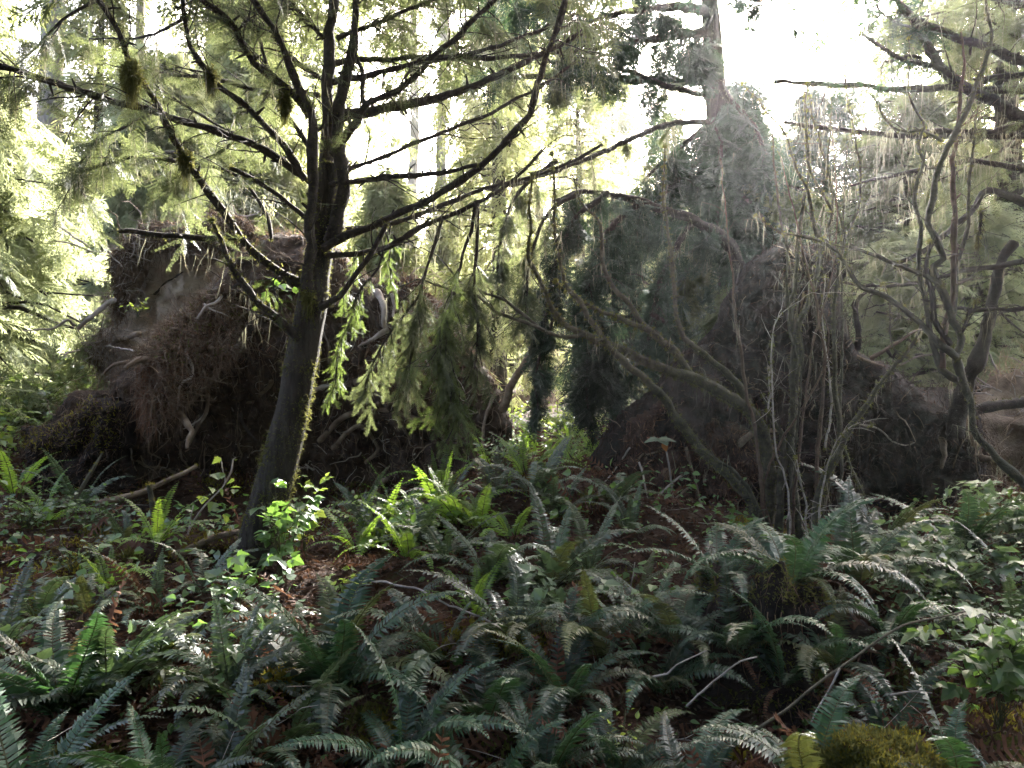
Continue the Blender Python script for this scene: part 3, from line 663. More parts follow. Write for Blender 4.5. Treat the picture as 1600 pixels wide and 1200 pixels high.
# ------------------------------------------------------------------ trees
gT = np.random.default_rng(5)
BR = [M['darkbark'], M['moss'], M['needle'], M['lichen'], M['darkneedle'], M['brownneedle']]
def twiggy(mb, c, r, g, ntw, lmin, lmax, spray=0, smat=2, lich=0, tmpl=None, ssc=.22, llen=.22, up=0.0):
    """side twigs, sprays of needles and hanging lichen along a branch (centre line c)"""
    t = nrm(np.gradient(c, axis=0)); n = len(c)
    ends = [c[int(n * .25):]]
    dirs = [t[int(n * .25):]]
    for k in range(ntw):
        i = int(g.uniform(.12, .98) * (n - 1)); s = nrm(np.cross(t[i], [0, 0, 1.0])) * g.choice([-1, 1])
        d = nrm(t[i] * g.uniform(.3, 1.1) + s * g.uniform(.4, 1) + np.array([0, 0, g.normal() * .35 + up])); L = g.uniform(lmin, lmax); q = [c[i]]
        m = 6
        for j in range(m): d = nrm(d + g.normal(size=3) * .16 + np.array([0, 0, -.05])); q.append(q[-1] + d * L / m)
        q = np.array(q); rr = min(max(r[i] * .4, .002), .006); v, f, _ = tube(q, np.linspace(rr, .0012, len(q)), 4); mb.add(v, f, 0)
        ends.append(q[1:]); dirs.append(nrm(np.gradient(q, axis=0))[1:])
    for k in range(int(ntw * .8)):
        i = int(g.uniform(.05, .9) * (n - 1)); d = nrm(t[i] * .4 + g.normal(size=3)); L = g.uniform(.02, .09); v, f, _ = tube(np.array([c[i], c[i] + d * L * .5, c[i] + d * L + [0, 0, -.006]]), np.array([r[i] * .55, r[i] * .4, r[i] * .25]), 5); mb.add(v, f, 0)
    E = np.concatenate(ends); D = np.concatenate(dirs)
    if spray:
        i = g.integers(0, len(E), spray); side = nrm(np.cross(D[i], [0, 0, 1.0])) * g.choice([-1, 1], (spray, 1))
        sprays(mb, tmpl or NEAR, E[i], D[i] * .7 + side * g.uniform(.1, 1, (spray, 1)), ssc, smat, g, .55, .35, .35)
    if lich:
        i = g.integers(0, len(E), lich); strands(mb, E[i], g.uniform(.3, 1, lich) ** 2 * llen, 3, g, .002, 4, .16)

def branch(parent, pts, r0, r1, g, name='branch', moss=500, mossln=.014, wob=.012, sides=7, **kw):
    c, r = tube_px(pts, r0, r1, .045, sides, wob=wob, seed=int(g.integers(999)))
    v, f, nr = tube(c, r, sides, .2, int(g.integers(999))); mb = MB(); mb.add(v, f, 0)
    if moss: fuzz(mb, v, nr, moss, mossln, 1, .3, g)
    if kw: twiggy(mb, c, r, g, **kw)
    return mb.build(name, BR, parent)

HT = thing('hemlock_tree', onground(395, 5.0), 'mossy leaning hemlock with many bare lower limbs, in front of the broad root plate', 'tree')
def px3(pts, d0, d1): n = len(pts); return [(p[0], p[1], d0 + (d1 - d0) * k / (n - 1)) for k, p in enumerate(pts)]
tp = [(388, 930, 33), (394, 890, 31), (404, 840, 30), (419, 785, 29), (433, 735, 28), (447, 680, 27), (459, 630, 25.5), (467, 580, 25), (477, 530, 24.5), (486, 480, 24), (494, 430, 21.5), (502, 380, 19.5), (508, 320, 18), (514, 280, 17), (515, 258, 16.5)]
w = np.array([np.r_[P(a, b, 5.0), r * 5 / F] for a, b, r in tp]); q = resample(w, .03)
v, f, nr = tube(q[:, :3], q[:, 3], 22, .07, 4, False); mb = MB(); mb.add(v, f)
n0 = len(v) // 22
mb.add(np.vstack([v[-22:], v[-22:].mean(0) + [0, 0, .01]]), np.array([[k, (k + 1) % 22, 22] for k in range(22)]), 2)
w_ = fbm(v, 5, 3, 8) > -.15; fuzz(mb, v[w_], nr[w_], 11000, .012, 1, .1, gT); w_ = fbm(v, 7, 3, 18) > .35; fuzz(mb, v[w_], nr[w_], 4000, .022, 1, .3, gT); fuzz(mb, v[:int(len(v) * .4)], nr[:int(len(v) * .4)], 1600, .015, 1, .1, gT)
mb.build('trunk', [M['bark'], M['moss'], M['rot']], HT)
for pts, r0, r1, m in [(px3([(508, 360), (510, 300), (511, 240), (512, 170), (514, 100), (517, 40), (520, -20), (525, -200), (530, -420), (534, -700)], 5.02, 5.1), 14, 3, 1500),
                       (px3([(520, 380), (531, 330), (536, 290), (532, 240), (527, 205), (529, 165), (538, 120), (547, 85), (553, 40), (558, -10), (570, -150), (590, -380)], 4.95, 4.8), 12, 4, 1500),
                       (px3([(482, 495), (484, 470), (480, 440), (487, 390), (484, 340), (489, 280), (491, 235), (484, 175), (470, 140), (462, 120), (448, 85), (425, 40), (395, 0), (370, -40)], 4.93, 4.6), 10, 4, 1800)]:
    branch(HT, pts, r0, r1, gT, 'stem', m, .018, ntw=14, lmin=.2, lmax=.6, spray=16, lich=90, sides=10)
B = [
 ([(470, 272), (455, 262), (430, 244), (400, 228), (350, 208), (295, 192), (265, 185), (235, 175), (180, 160), (120, 142), (50, 118), (0, 104), (-80, 88)], 5, 4.2, 8, 6, 900, 18, 20, 120),
 ([(470, 535), (462, 525), (447, 510), (430, 495), (400, 470), (380, 442), (365, 420), (352, 395), (345, 375), (338, 358), (333, 345)], 4.95, 4.5, 10, 3.5, 1500, 4, 0, 70),
 ([(475, 445), (458, 437), (435, 424), (410, 405), (390, 390), (375, 375), (358, 345), (340, 318), (318, 288), (295, 260), (280, 230), (262, 200), (240, 155), (220, 120), (200, 95), (185, 50), (155, 0), (120, -60)], 5, 4.3, 9, 5, 2200, 16, 40, 160),
 ([(372, 372), (340, 371), (300, 370), (260, 369), (230, 366), (205, 363), (188, 362)], 4.75, 4.5, 6, 5.5, 350, 0, 0, 12),
 ([(474, 280), (468, 268), (455, 245), (440, 220), (420, 200), (400, 180), (372, 156), (345, 135), (330, 115), (313, 98), (298, 70), (290, 40), (287, 0), (286, -60)], 4.95, 4.6, 7, 4, 1300, 10, 30, 130),
 ([(484, 180), (470, 160), (455, 145), (430, 125), (412, 110), (395, 95), (380, 70), (368, 48), (350, 25), (325, 5), (300, -15)], 4.9, 4.5, 9, 5, 900, 10, 30, 60),
 ([(500, 150), (480, 148), (445, 146), (400, 142), (350, 128), (310, 122), (270, 116), (225, 106)], 5.1, 5.6, 6, 2.5, 300, 12, 60, 50),
 ([(490, 290), (470, 268), (440, 252), (410, 232), (375, 214), (345, 196), (310, 178), (268, 152), (240, 130)], 5.1, 5.5, 4, 2, 300, 14, 70, 50),
 ([(486, 350), (474, 338), (455, 322), (440, 308), (420, 294), (400, 282), (380, 272), (362, 263)], 4.95, 4.8, 5, 5, 600, 0, 0, 25),
 ([(424, 372), (420, 350), (410, 322), (400, 305), (385, 288), (365, 272), (345, 264), (320, 259), (303, 258)], 5.1, 5.4, 4, 2, 300, 6, 20, 40),
 ([(300, 255), (275, 252), (240, 246), (205, 247), (170, 255), (145, 263), (125, 280), (115, 305)], 5.2, 5.4, 4, 2, 200, 14, 90, 60),
 ([(512, 270), (541, 263), (592, 247), (655, 221), (712, 198), (768, 176), (810, 152), (848, 133), (900, 95)], 5, 5.8, 4.5, 3, 400, 8, 0, 70),
 ([(518, 290), (540, 286), (600, 277), (660, 272), (700, 268), (742, 258)], 4.95, 4.7, 6.5, 4, 500, 4, 0, 40),
 ([(520, 240), (536, 221), (548, 204), (559, 187), (570, 164), (595, 153), (621, 142), (655, 113), (672, 90), (690, 76), (712, 62), (740, 31), (768, 5), (800, -40)], 4.9, 4.5, 8, 4.5, 800, 12, 30, 60),
 ([(570, 166), (566, 140), (564, 110), (556, 88), (552, 60)], 4.85, 4.8, 5, 4, 250, 2, 0, 20),
 ([(515, 185), (540, 180), (570, 176), (605, 170), (650, 161), (680, 155), (712, 145), (740, 134), (775, 118), (800, 108), (850, 84), (930, 40)], 5, 5.4, 11, 5, 700, 10, 20, 110),
 ([(520, 130), (545, 122), (580, 116), (620, 106), (660, 96), (720, 88), (770, 76), (800, 64), (850, 45), (910, 15)], 5.05, 5.8, 6, 3, 400, 14, 50, 70),
 ([(520, 100), (560, 92), (610, 91), (680, 88), (740, 90), (800, 88), (870, 82), (930, 78)], 5.1, 6.0, 6, 3.5, 400, 12, 60, 90),
 ([(505, 390), (530, 375), (565, 362), (600, 347), (640, 328), (675, 310), (705, 292), (725, 280), (750, 262), (770, 245), (790, 222), (810, 200), (828, 178), (838, 145), (845, 120), (858, 80), (875, 30), (890, -30)], 4.9, 4.6, 7.5, 6, 1700, 8, 10, 150),
 ([(515, 362), (550, 356), (580, 355), (612, 350), (650, 336), (680, 325), (710, 312), (740, 300), (775, 291), (815, 280), (850, 270), (900, 248), (940, 225)], 5, 5.9, 5.5, 3, 500, 10, 0, 130),
 ([(502, 402), (525, 398), (560, 394), (600, 388), (630, 373), (660, 355), (690, 342), (720, 330), (745, 318), (770, 305), (795, 287), (820, 265), (845, 235)], 4.95, 5.2, 6.5, 3, 500, 8, 0, 110),
 ([(502, 480), (515, 473), (530, 463), (545, 445), (555, 430), (570, 410), (584, 388), (595, 368), (603, 350)], 4.9, 4.7, 7, 5, 500, 2, 0, 15),
 ([(488, 240), (470, 210), (450, 178), (432, 150), (420, 110), (405, 60), (398, 10), (395, -40)], 5.1, 5.3, 5, 3, 300, 12, 40, 50),
 ([(497, 120), (460, 95), (430, 60), (400, 35), (360, 15), (310, -10)], 5.1, 5.5, 5, 3, 250, 14, 60, 40),
 ([(525, 60), (580, 40), (640, 15), (700, -10)], 5.0, 5.2, 5, 3, 250, 12, 60, 30),
 ([(505, 60), (470, 20), (440, -20)], 5.0, 5.1, 5, 3, 200, 12, 40, 30)]
for pts, d0, d1, r0, r1, ms, tw, sp, li in B:
    branch(HT, px3(pts, d0, d1), r0 * .82, r1 * .75, gT, moss=ms, mossln=.013 if r0 < 9 else .017, wob=.009, ntw=int(tw * 1.7) + 2, lmin=.12, lmax=.5, spray=sp, lich=li, ssc=.2)
# thick moss clumps on two limbs
for cx, cy_, d, rx, rz, n in [(206, 120, 4.4, .045, .10, 1500), (290, 250, 4.6, .03, .06, 500), (446, 160, 4.8, .03, .09, 700), (330, 120, 4.7, .03, .05, 500), (482, 462, 4.88, .03, .05, 600)]:
    mb = MB(); d3 = rdir(n, 0, gT); p = P(cx, cy_, d) + d3 * np.array([rx, rx, rz]) * gT.uniform(.4, 1, (n, 1)); fuzz(mb, p, d3, n * 2, .025, 0, .5, gT)
    strands(mb, p[:n // 2], gT.uniform(.03, .16, n // 2), 0, gT, .002, 4, .15)
    mb.build('moss_clump', M['moss'], HT)
# drooping boughs of needles
def bough(parent, pts, r0, r1, g, n, ssc, spread, smat=2, tmpl=None, droop=.9, hang=0.5, lich=0, llen=.3, k0=.2, bark=0, mats=None):
    """a branch whose side shoots hang in a curtain of sprays"""
    c, r = tube_px(pts, r0, r1, .06, 6, wob=.01, seed=int(g.integers(999))); v, f, nr = tube(c, r, 7, .3, 1); mb = MB(); mb.add(v, f, 0)
    if r0 > 4: fuzz(mb, v, nr, int(60 * r0), .022, 2, .6, g); strands(mb, v[g.integers(0, len(v), 60)], g.uniform(.04, .2, 60), 2, g, .0022, 4, .2)
    m = len(c); t = nrm(np.gradient(c, axis=0)); side = nrm(np.cross(t, [0, 0, 1.0]) + 1e-6)
    P_, D_ = [], []
    ns = max(4, n // 14)
    for k in range(ns):
        i = int(m * (k0 + (1 - k0) * (k + g.uniform()) / ns)) % m; d = nrm(t[i] * g.uniform(.2, .9) + side[i] * g.choice([-1, 1]) * g.uniform(.3, 1) + np.array([0, 0, -hang * g.uniform(.3, 1.2)]))
        L = spread * g.uniform(.25, 1.15); q = [c[i]]
        for j in range(8): d = nrm(d + g.normal(size=3) * .17 + np.array([0, 0, -.10 * hang])); q.append(q[-1] + d * L / 8)
        q = np.array(q); v, f, _ = tube(q, np.linspace(.005, .0015, 9), 4); mb.add(v, f, 0); P_.append(q[1:]); D_.append(nrm(np.gradient(q, axis=0))[1:])
    P_ = np.concatenate(P_); D_ = np.concatenate(D_); i = g.integers(0, len(P_), n); sd = nrm(np.cross(D_[i], [0, 0, 1.0]) + 1e-6) * g.choice([-1, 1], (n, 1))
    sprays(mb, tmpl or SPK, P_[i], D_[i] * .7 + sd * g.uniform(.1, 1.3, (n, 1)), ssc, 1, g, droop * .42, .5, .7)
    if lich: i = g.integers(0, len(P_), lich); strands(mb, P_[i], g.uniform(.2, 1, lich) ** 2 * llen, 2, g, .0022, 4, .16)
    return mb.build('bough', mats or [BR[0], BR[smat], M['lichen']], parent)
GREEN = [M['darkbark'], leaf_mat('fresh_needles', (.035, .066, .016), (.075, .12, .028), .45, (.2, .26, .055), .5, .35), M['lichen']]
bough(HT, px3([(745, 318), (735, 360), (722, 400), (712, 440), (700, 500), (698, 560), (706, 625)], 5.1, 5.1), 3, 1, gT, 1000, .12, .40, mats=GREEN, hang=.6, droop=1.3, k0=.3)['label'] = 'drooping bough of fresh green needles'
bough(HT, px3([(745, 318), (745, 380), (742, 440), (745, 500), (742, 570)], 5.3, 5.2), 3, 1, gT, 400, .12, .34, mats=[M['darkbark'], M['needle'], M['lichen']], hang=.8, droop=1.3, k0=.35)
bough(HT, px3([(690, 340), (672, 400), (655, 460), (645, 520), (640, 570)], 5.2, 5.2), 3, 1, gT, 380, .12, .36, mats=[M['darkbark'], M['needle'], M['lichen']], hang=.7, droop=1.2, lich=200, k0=.4)
bough(HT, px3([(655, 460), (610, 520), (585, 560), (570, 600)], 5.2, 5.2), 2, 1, gT, 220, .11, .26, mats=[M['darkbark'], M['needle'], M['lichen']], hang=.7, droop=1.2)
bough(HT, px3([(600, 388), (590, 420), (560, 460), (545, 510), (530, 540), (522, 600)], 5.0, 5.0), 2, 1, gT, 230, .07, .2, mats=GREEN, hang=1.2, droop=1.2)
bough(HT, px3([(560, 394), (552, 415), (540, 440)], 5.0, 5.0), 2, 1, gT, 100, .07, .2, mats=GREEN, hang=1, droop=1.5)
bough(HT, px3([(600, 350), (606, 385), (610, 430)], 5.1, 5.1), 2, 1, gT, 120, .07, .2, mats=GREEN, hang=1, droop=1.5)
bough(HT, px3([(455, 420), (440, 428), (428, 440), (432, 470)], 4.9, 4.8), 2, 1, gT, 24, .1, .15, mats=GREEN, hang=.6, droop=.8)
for pts, n, s, mt in [(px3([(235, 175), (190, 200), (150, 230), (110, 270)], 4.9, 5.2), 130, .2, 2), (px3([(120, 142), (80, 130), (30, 120), (-40, 130)], 4.3, 4.2), 60, .2, 2), (px3([(300, 238), (250, 240), (205, 248), (150, 262)], 5.6, 6.4), 90, .18, 2),
                      (px3([(150, 0), (100, 30), (60, 70), (20, 110)], 4.5, 4.4), 60, .2, 2), (px3([(290, 20), (250, 50), (200, 60), (140, 60)], 4.8, 5.4), 60, .2, 2), (px3([(380, 215), (340, 240), (300, 270), (270, 300)], 5.4, 5.8), 120, .2, 2)]:
    bough(HT, pts, 3, 1, gT, n, s, .45, smat=mt, hang=.35, droop=.55, lich=120)
# crown above the picture, same tree
mb = MB(); PP, DD = [], []
for k in range(70):
    z = gT.uniform(4.2, 7.4); a = gT.uniform(0, 6.28); L = (8 - z) * .42; d = np.array([math.cos(a), math.sin(a), .1]); b = np.array([-1.1, 5.0, z]); q = np.array([b + d * L * s + np.array([0, 0, -.35 * L * s * s]) for s in np.linspace(0, 1, 8)])
    v, f, _ = tube(q, np.linspace(.012, .003, 8), 4); mb.add(v, f, 0); PP.append(q[2:]); DD.append(np.tile(d, (6, 1)))
PP = np.concatenate(PP); DD = np.concatenate(DD); i = gT.integers(0, len(PP), 1500); sd = np.cross(DD[i], [0, 0, 1.0]) * gT.choice([-1, 1], (1500, 1))
sprays(mb, MID, PP[i], DD[i] + sd * gT.uniform(0, 1.2, (1500, 1)), .35, 1, gT, .5)
mb.build('crown', [M['darkbark'], M['needle']], HT)

# --- dark hemlock behind the right plate
DT = thing('hemlock_tree', onground(1150, 9.6), 'dense dark hemlock standing behind the peaked root plate, drooping over its left side', 'tree')
c, r = tube_px([(1150, 640, 9.6), (1140, 400, 9.6), (1125, 200, 9.6), (1112, 60, 9.6), (1108, -60, 9.6), (1104, -500, 9.6), (1100, -1200, 9.6)], 24, 6, .15); v, f, nr = tube(c, r, 12, .12, 2); mb = MB(); mb.add(v, f); mb.build('trunk', M['bark'], DT)
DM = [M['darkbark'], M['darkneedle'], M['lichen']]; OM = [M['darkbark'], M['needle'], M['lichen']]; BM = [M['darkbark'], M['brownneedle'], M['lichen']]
for pts, r0, r1, n, s, spd, mats, li in [
    (px3([(1160, 450), (1150, 400), (1125, 370), (1085, 345), (1040, 328), (1000, 315), (950, 303), (905, 300), (865, 315)], 7.9, 7.2), 11, 3, 330, .18, .5, DM, 300),
    (px3([(1000, 318), (960, 350), (935, 390), (920, 430), (915, 480)], 7.4, 7.2), 6, 2, 420, .2, .55, DM, 150),
    (px3([(1085, 345), (1060, 380), (1035, 430), (1020, 490), (1010, 560)], 7.8, 7.4), 6, 2, 460, .2, .6, DM, 100),
    (px3([(950, 303), (900, 340), (875, 390), (862, 440), (850, 500)], 7.2, 6.8), 5, 2, 320, .18, .45, DM, 200),
    (px3([(920, 430), (930, 480), (945, 530), (950, 580)], 7.2, 7.1), 4, 2, 240, .28, .5, DM, 0),
    (px3([(1020, 490), (1055, 520), (1075, 560), (1060, 600)], 7.4, 7.3), 4, 2, 420, .19, .55, DM, 40),
    (px3([(905, 300), (860, 330), (835, 380), (825, 440), (822, 500)], 7.0, 6.6), 4, 1.5, 150, .16, .38, OM, 260),
    (px3([(870, 250), (830, 280), (800, 320), (782, 380), (775, 440)], 6.8, 6.6), 4, 1.5, 150, .16, .42, OM, 300),
    (px3([(870, 480), (850, 540), (835, 600), (842, 640)], 6.8, 6.6), 3, 1, 160, .16, .3, DM, 0),
    (px3([(920, 550), (915, 600), (920, 640)], 7.1, 7.0), 3, 1, 160, .16, .35, DM, 0),
    (px3([(1120, 130), (1150, 165), (1180, 200), (1195, 240)], 9.4, 8.6), 6, 2, 210, .32, .55, DM, 60),
    (px3([(1120, 190), (1080, 215), (1040, 250), (1010, 275)], 9.4, 8.6), 6, 2, 170, .32, .5, DM, 100),
    (px3([(1125, 225), (1090, 255), (1050, 290), (1010, 330)], 9.4, 8.4), 6, 2, 230, .32, .6, DM, 100),
    (px3([(1130, 250), (1170, 268), (1220, 285), (1265, 300)], 9.4, 8.6), 6, 2, 170, .32, .45, OM, 200),
    (px3([(1130, 300), (1150, 320), (1190, 345), (1230, 370)], 9.3, 8.4), 6, 2, 200, .32, .5, DM, 50),
    (px3([(1140, 400), (1160, 430), (1130, 480), (1120, 540)], 8.9, 8.4), 5, 2, 170, .3, .4, OM, 0),
    (px3([(1130, 330), (1090, 400), (1060, 440), (1040, 470)], 9.2, 8.6), 5, 2, 180, .3, .5, OM, 0),
    (px3([(1118, 150), (1115, 190), (1128, 230), (1120, 280)], 9.2, 8.6), 4, 2, 220, .34, .5, DM, 0),
    (px3([(1125, 210), (1135, 270), (1120, 330), (1130, 380)], 9.1, 8.4), 4, 2, 220, .32, .55, DM, 0),
    (px3([(1130, 280), (1165, 310), (1190, 340), (1200, 385)], 9.0, 8.3), 4, 2, 200, .32, .5, DM, 0),
    (px3([(1110, 20), (1060, 10), (1000, 15), (930, 30), (870, 55)], 9.4, 7.6), 8, 3, 300, .26, .7, DM, 120),
    (px3([(1110, 50), (1060, 55), (1010, 62), (960, 70), (900, 82)], 9.4, 7.8), 8, 3, 230, .24, .5, DM, 120),
    (px3([(1110, -30), (1050, -40), (980, -40), (880, -30), (780, -20)], 9.4, 7.2), 8, 3, 320, .26, .75, DM, 60),
    (px3([(1110, 30), (1090, 60), (1075, 85)], 9.4, 9.0), 5, 2, 130, .36, .45, DM, 0),
    (px3([(1112, -20), (1150, -15), (1180, 0), (1190, -5)], 9.4, 8.8), 6, 2, 70, .24, .35, DM, 0),
    (px3([(1120, 128), (1000, 125), (930, 122), (850, 120), (780, 122)], 9.4, 7.6), 7, 4, 90, .3, .4, OM, 160),
    (px3([(1120, 150), (1060, 140), (980, 112), (900, 104), (820, 86)], 9.4, 7.6), 5, 3, 70, .3, .4, DM, 160),
    (px3([(1118, 190), (1040, 195), (960, 230), (880, 262), (800, 290)], 9.0, 6.6), 5, 3, 40, .16, .3, OM, 420)]:
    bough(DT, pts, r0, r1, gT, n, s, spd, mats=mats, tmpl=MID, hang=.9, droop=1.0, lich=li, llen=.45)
mb = MB(); PP, DD = [], []
for k in range(90):
    z = gT.uniform(7.2, 14.5); a = gT.uniform(0, 6.28); L = (16 - z) * .33; d = np.array([math.cos(a), math.sin(a), 0]); b = np.array([2.45, 9.6, z]); q = np.array([b + d * L * s + np.array([0, 0, -.4 * L * s * s]) for s in np.linspace(0, 1, 9)])
    v, f, _ = tube(q, np.linspace(.03, .004, 9), 4); mb.add(v, f, 0); PP.append(q[2:]); DD.append(np.tile(d, (7, 1)))
PP = np.concatenate(PP); DD = np.concatenate(DD); i = gT.integers(0, len(PP), 3200); sd = np.cross(DD[i], [0, 0, 1.0]) * gT.choice([-1, 1], (3200, 1))
sprays(mb, MID, PP[i], DD[i] + sd * gT.uniform(0, 1.2, (3200, 1)), .55, 1, gT, .5)
mb.build('crown', DM[:2], DT)

# --- conifer just outside the right edge, its limbs reaching in
ET = thing('hemlock_tree', onground(1790, 5.6), 'hemlock at the right edge whose dark bare limbs reach in across the sky', 'tree')
c, r = tube_px([(1800, 880, 5.6), (1790, 600, 5.6), (1780, 200, 5.6), (1770, -300, 5.6), (1760, -900, 5.6)], 40, 14, .12); v, f, nr = tube(c, r, 14, .1, 2); mb = MB(); mb.add(v, f, 0); fuzz(mb, v, nr, 4000, .02, 1, 0, gT); mb.build('trunk', [M['bark'], M['moss']], ET)
for pts, d0, d1, r0, r1, tw, sp, li in [
    ([(1785, 235), (1700, 210), (1600, 181), (1558, 159), (1504, 133), (1470, 105), (1447, 65), (1422, 23), (1396, -5), (1370, -40)], 5.6, 5.2, 10, 5, 14, 40, 90),
    ([(1780, 150), (1690, 125), (1600, 99), (1561, 82), (1525, 68), (1490, 57), (1447, 40), (1405, 15)], 5.6, 5.3, 9, 5, 14, 60, 60),
    ([(1780, 120), (1680, 116), (1600, 118), (1560, 120), (1535, 128), (1522, 142)], 5.6, 5.5, 7, 4, 8, 20, 40),
    ([(1505, 134), (1470, 108), (1440, 100), (1410, 92), (1380, 74), (1348, 54)], 5.2, 5.2, 4.5, 2.5, 8, 0, 50),
    ([(1785, 150), (1680, 145), (1600, 141), (1500, 138), (1440, 139), (1380, 137), (1330, 132), (1270, 131), (1210, 128)], 5.6, 6.2, 7, 3.5, 10, 10, 120),
    ([(1785, 210), (1680, 202), (1600, 198), (1540, 205), (1480, 203), (1440, 205)], 5.6, 5.9, 8, 4, 10, 0, 120),
    ([(1785, 190), (1690, 208), (1600, 212), (1500, 212), (1420, 212), (1350, 205), (1290, 200), (1225, 192)], 5.6, 6.8, 7, 3, 14, 10, 200),
    ([(1780, 370), (1690, 345), (1600, 317), (1544, 298), (1518, 328), (1490, 356), (1470, 371), (1440, 392), (1405, 412)], 5.6, 5.3, 7, 3, 8, 0, 60),
    ([(1790, 440), (1700, 420), (1600, 408), (1560, 415), (1500, 425), (1440, 440), (1380, 448), (1310, 443)], 5.6, 6.6, 6, 2, 12, 0, 120),
    ([(1790, 480), (1700, 482), (1600, 482), (1560, 482), (1500, 482), (1460, 478)], 5.6, 6.2, 4, 2.5, 8, 0, 60),
    ([(1780, 60), (1690, 30), (1600, 10), (1520, -10)], 5.6, 5.4, 8, 4, 12, 60, 40),
    ([(1785, 270), (1690, 260), (1600, 265), (1520, 250), (1450, 262), (1390, 275), (1330, 290)], 5.6, 6.8, 6, 2, 14, 0, 240)]:
    branch(ET, px3(pts, d0, d1), r0, r1, gT, moss=int(60 * r0), mossln=.012, ntw=tw, lmin=.12, lmax=.45, spray=sp, lich=li, llen=.32, ssc=.18)
for pts, n, s, mats, li in [(px3([(1590, 60), (1540, 30), (1480, 20), (1420, 30)], 6.2, 6.0), 200, .24, OM, 60), (px3([(1700, 40), (1630, 20), (1570, 40), (1530, 60)], 6.4, 6.2), 220, .24, OM, 60), (px3([(1450, 50), (1420, 40), (1390, 30), (1370, 10)], 5.4, 5.3), 90, .18, DM, 0), (px3([(1440, 90), (1420, 88), (1400, 92), (1380, 95)], 5.3, 5.3), 40, .14, DM, 0),
                            (px3([(1600, 210), (1560, 235), (1520, 255), (1470, 280)], 6.5, 6.5), 160, .24, OM, 160)]:
    bough(ET, pts, 3, 1.2, gT, n, s, .5, mats=mats, hang=.5, droop=.7, lich=li)

# --- background conifers
def conifer(name, label, px, d, H, R, h0, mats, g, tmpl, nb, ns, ssc, group=None, trunk=.0, droop=.6, dens=1.0, lich=0, power=.75, gap=None):
    b = onground(px, d, -.1); T = thing(name, b, label, 'tree', group)
    rt = trunk or .018 * H + .03
    zz = np.linspace(0, H, 14); c = np.stack([b[0] + .04 * zz * g.normal() * .3 + .05 * np.sin(zz * .7), b[1] + 0 * zz, b[2] + zz], -1); r = rt * (1 - .93 * (zz / H) ** 1.1)
    r[0] *= 1.25
    q = resample(np.c_[c, r], .25); v, f, nr = tube(q[:, :3], q[:, 3], 12, .12, int(g.integers(99))); mb = MB(); mb.add(v, f); mb.build('trunk', mats[2] if len(mats) > 2 else M['bark'], T)
    mb = MB(); PP, DD = [], []
    for k in range(nb):
        u = (k + g.uniform()) / nb; z = h0 + (H - h0) * u ** .9; L = R * max(.06, 1 - (z - h0) / (H - h0)) ** power * g.uniform(.42, 1.2); a = k * 2.4 + g.normal() * .4
        dd = np.array([math.cos(a), math.sin(a), .18]); s = np.linspace(0, 1, 9)[:, None]; o = np.array([np.interp(z, zz, c[:, 0]), b[1], b[2] + z])
        q = o + dd * L * s + np.array([0, 0, -1.0]) * (L * droop * s ** 2.2) + .06 * L * g.normal(size=(9, 3)) * s
        v, f, _ = tube(q, np.linspace(.012 + .01 * L, .004, 9), 4); mb.add(v, f, 0); PP.append(q[2:]); DD.append(nrm(np.gradient(q, axis=0))[2:])
    PP = np.concatenate(PP); DD = np.concatenate(DD); n = int(ns * dens); i = g.integers(0, len(PP), n); side = nrm(np.cross(DD[i], [0, 0, 1.0])) * g.choice([-1, 1], (n, 1))
    j = g.uniform(0, .35, (n, 1)) * R * .35; sprays(mb, tmpl, PP[i] + side * j + g.normal(size=(n, 3)) * .05, DD[i] * .6 + side * g.uniform(.2, 1.2, (n, 1)), ssc, 1, g, droop, .3, .35)
    if lich: i = g.integers(0, len(PP), lich); strands(mb, PP[i] + g.normal(size=(lich, 3)) * .15, g.uniform(.15, .7, lich), 2, g, .004, 4, .15)
    mb.build('crown', [M['darkbark'], mats[0], M['lichen']], T)
    return T
gB = np.random.default_rng(11)
bt = 'young hemlocks behind the root plates'
BN, SN, NN = (M['brightneedle'],), (M['softneedle'],), (M['needle'],)
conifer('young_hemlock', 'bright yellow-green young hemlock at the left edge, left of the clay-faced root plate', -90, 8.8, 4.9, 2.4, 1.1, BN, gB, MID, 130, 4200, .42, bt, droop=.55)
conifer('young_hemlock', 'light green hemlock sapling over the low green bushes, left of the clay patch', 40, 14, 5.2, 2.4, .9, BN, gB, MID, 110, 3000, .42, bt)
conifer('young_hemlock', 'soft green hemlock rising behind the top of the clay patch', 260, 13.5, 6.2, 2.6, .8, BN, gB, MID, 130, 3400, .5, bt, lich=400)
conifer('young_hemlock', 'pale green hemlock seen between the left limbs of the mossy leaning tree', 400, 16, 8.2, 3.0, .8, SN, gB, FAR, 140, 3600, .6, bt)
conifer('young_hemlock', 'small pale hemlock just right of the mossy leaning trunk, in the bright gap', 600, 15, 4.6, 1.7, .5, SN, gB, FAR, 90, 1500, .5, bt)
conifer('young_hemlock', 'grey-green hemlock right of the bright gap, behind the hanging boughs', 775, 15, 9.5, 2.1, .6, SN, gB, FAR, 110, 1700, .5, bt, lich=900)
conifer('young_hemlock', 'lichen-hung dull hemlock between the two root plates', 900, 13, 5.8, 1.9, .6, SN, gB, MID, 110, 900, .36, bt, lich=2600, droop=.35)
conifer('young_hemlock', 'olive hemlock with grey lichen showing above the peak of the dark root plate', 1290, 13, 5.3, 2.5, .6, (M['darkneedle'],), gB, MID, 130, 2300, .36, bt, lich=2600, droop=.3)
conifer('young_hemlock', 'dull lichen-hung hemlock behind the upright bare stems right of the peak', 1410, 11.5, 4.7, 2.1, .5, NN, gB, MID, 120, 1500, .34, bt, lich=3000, droop=.3)
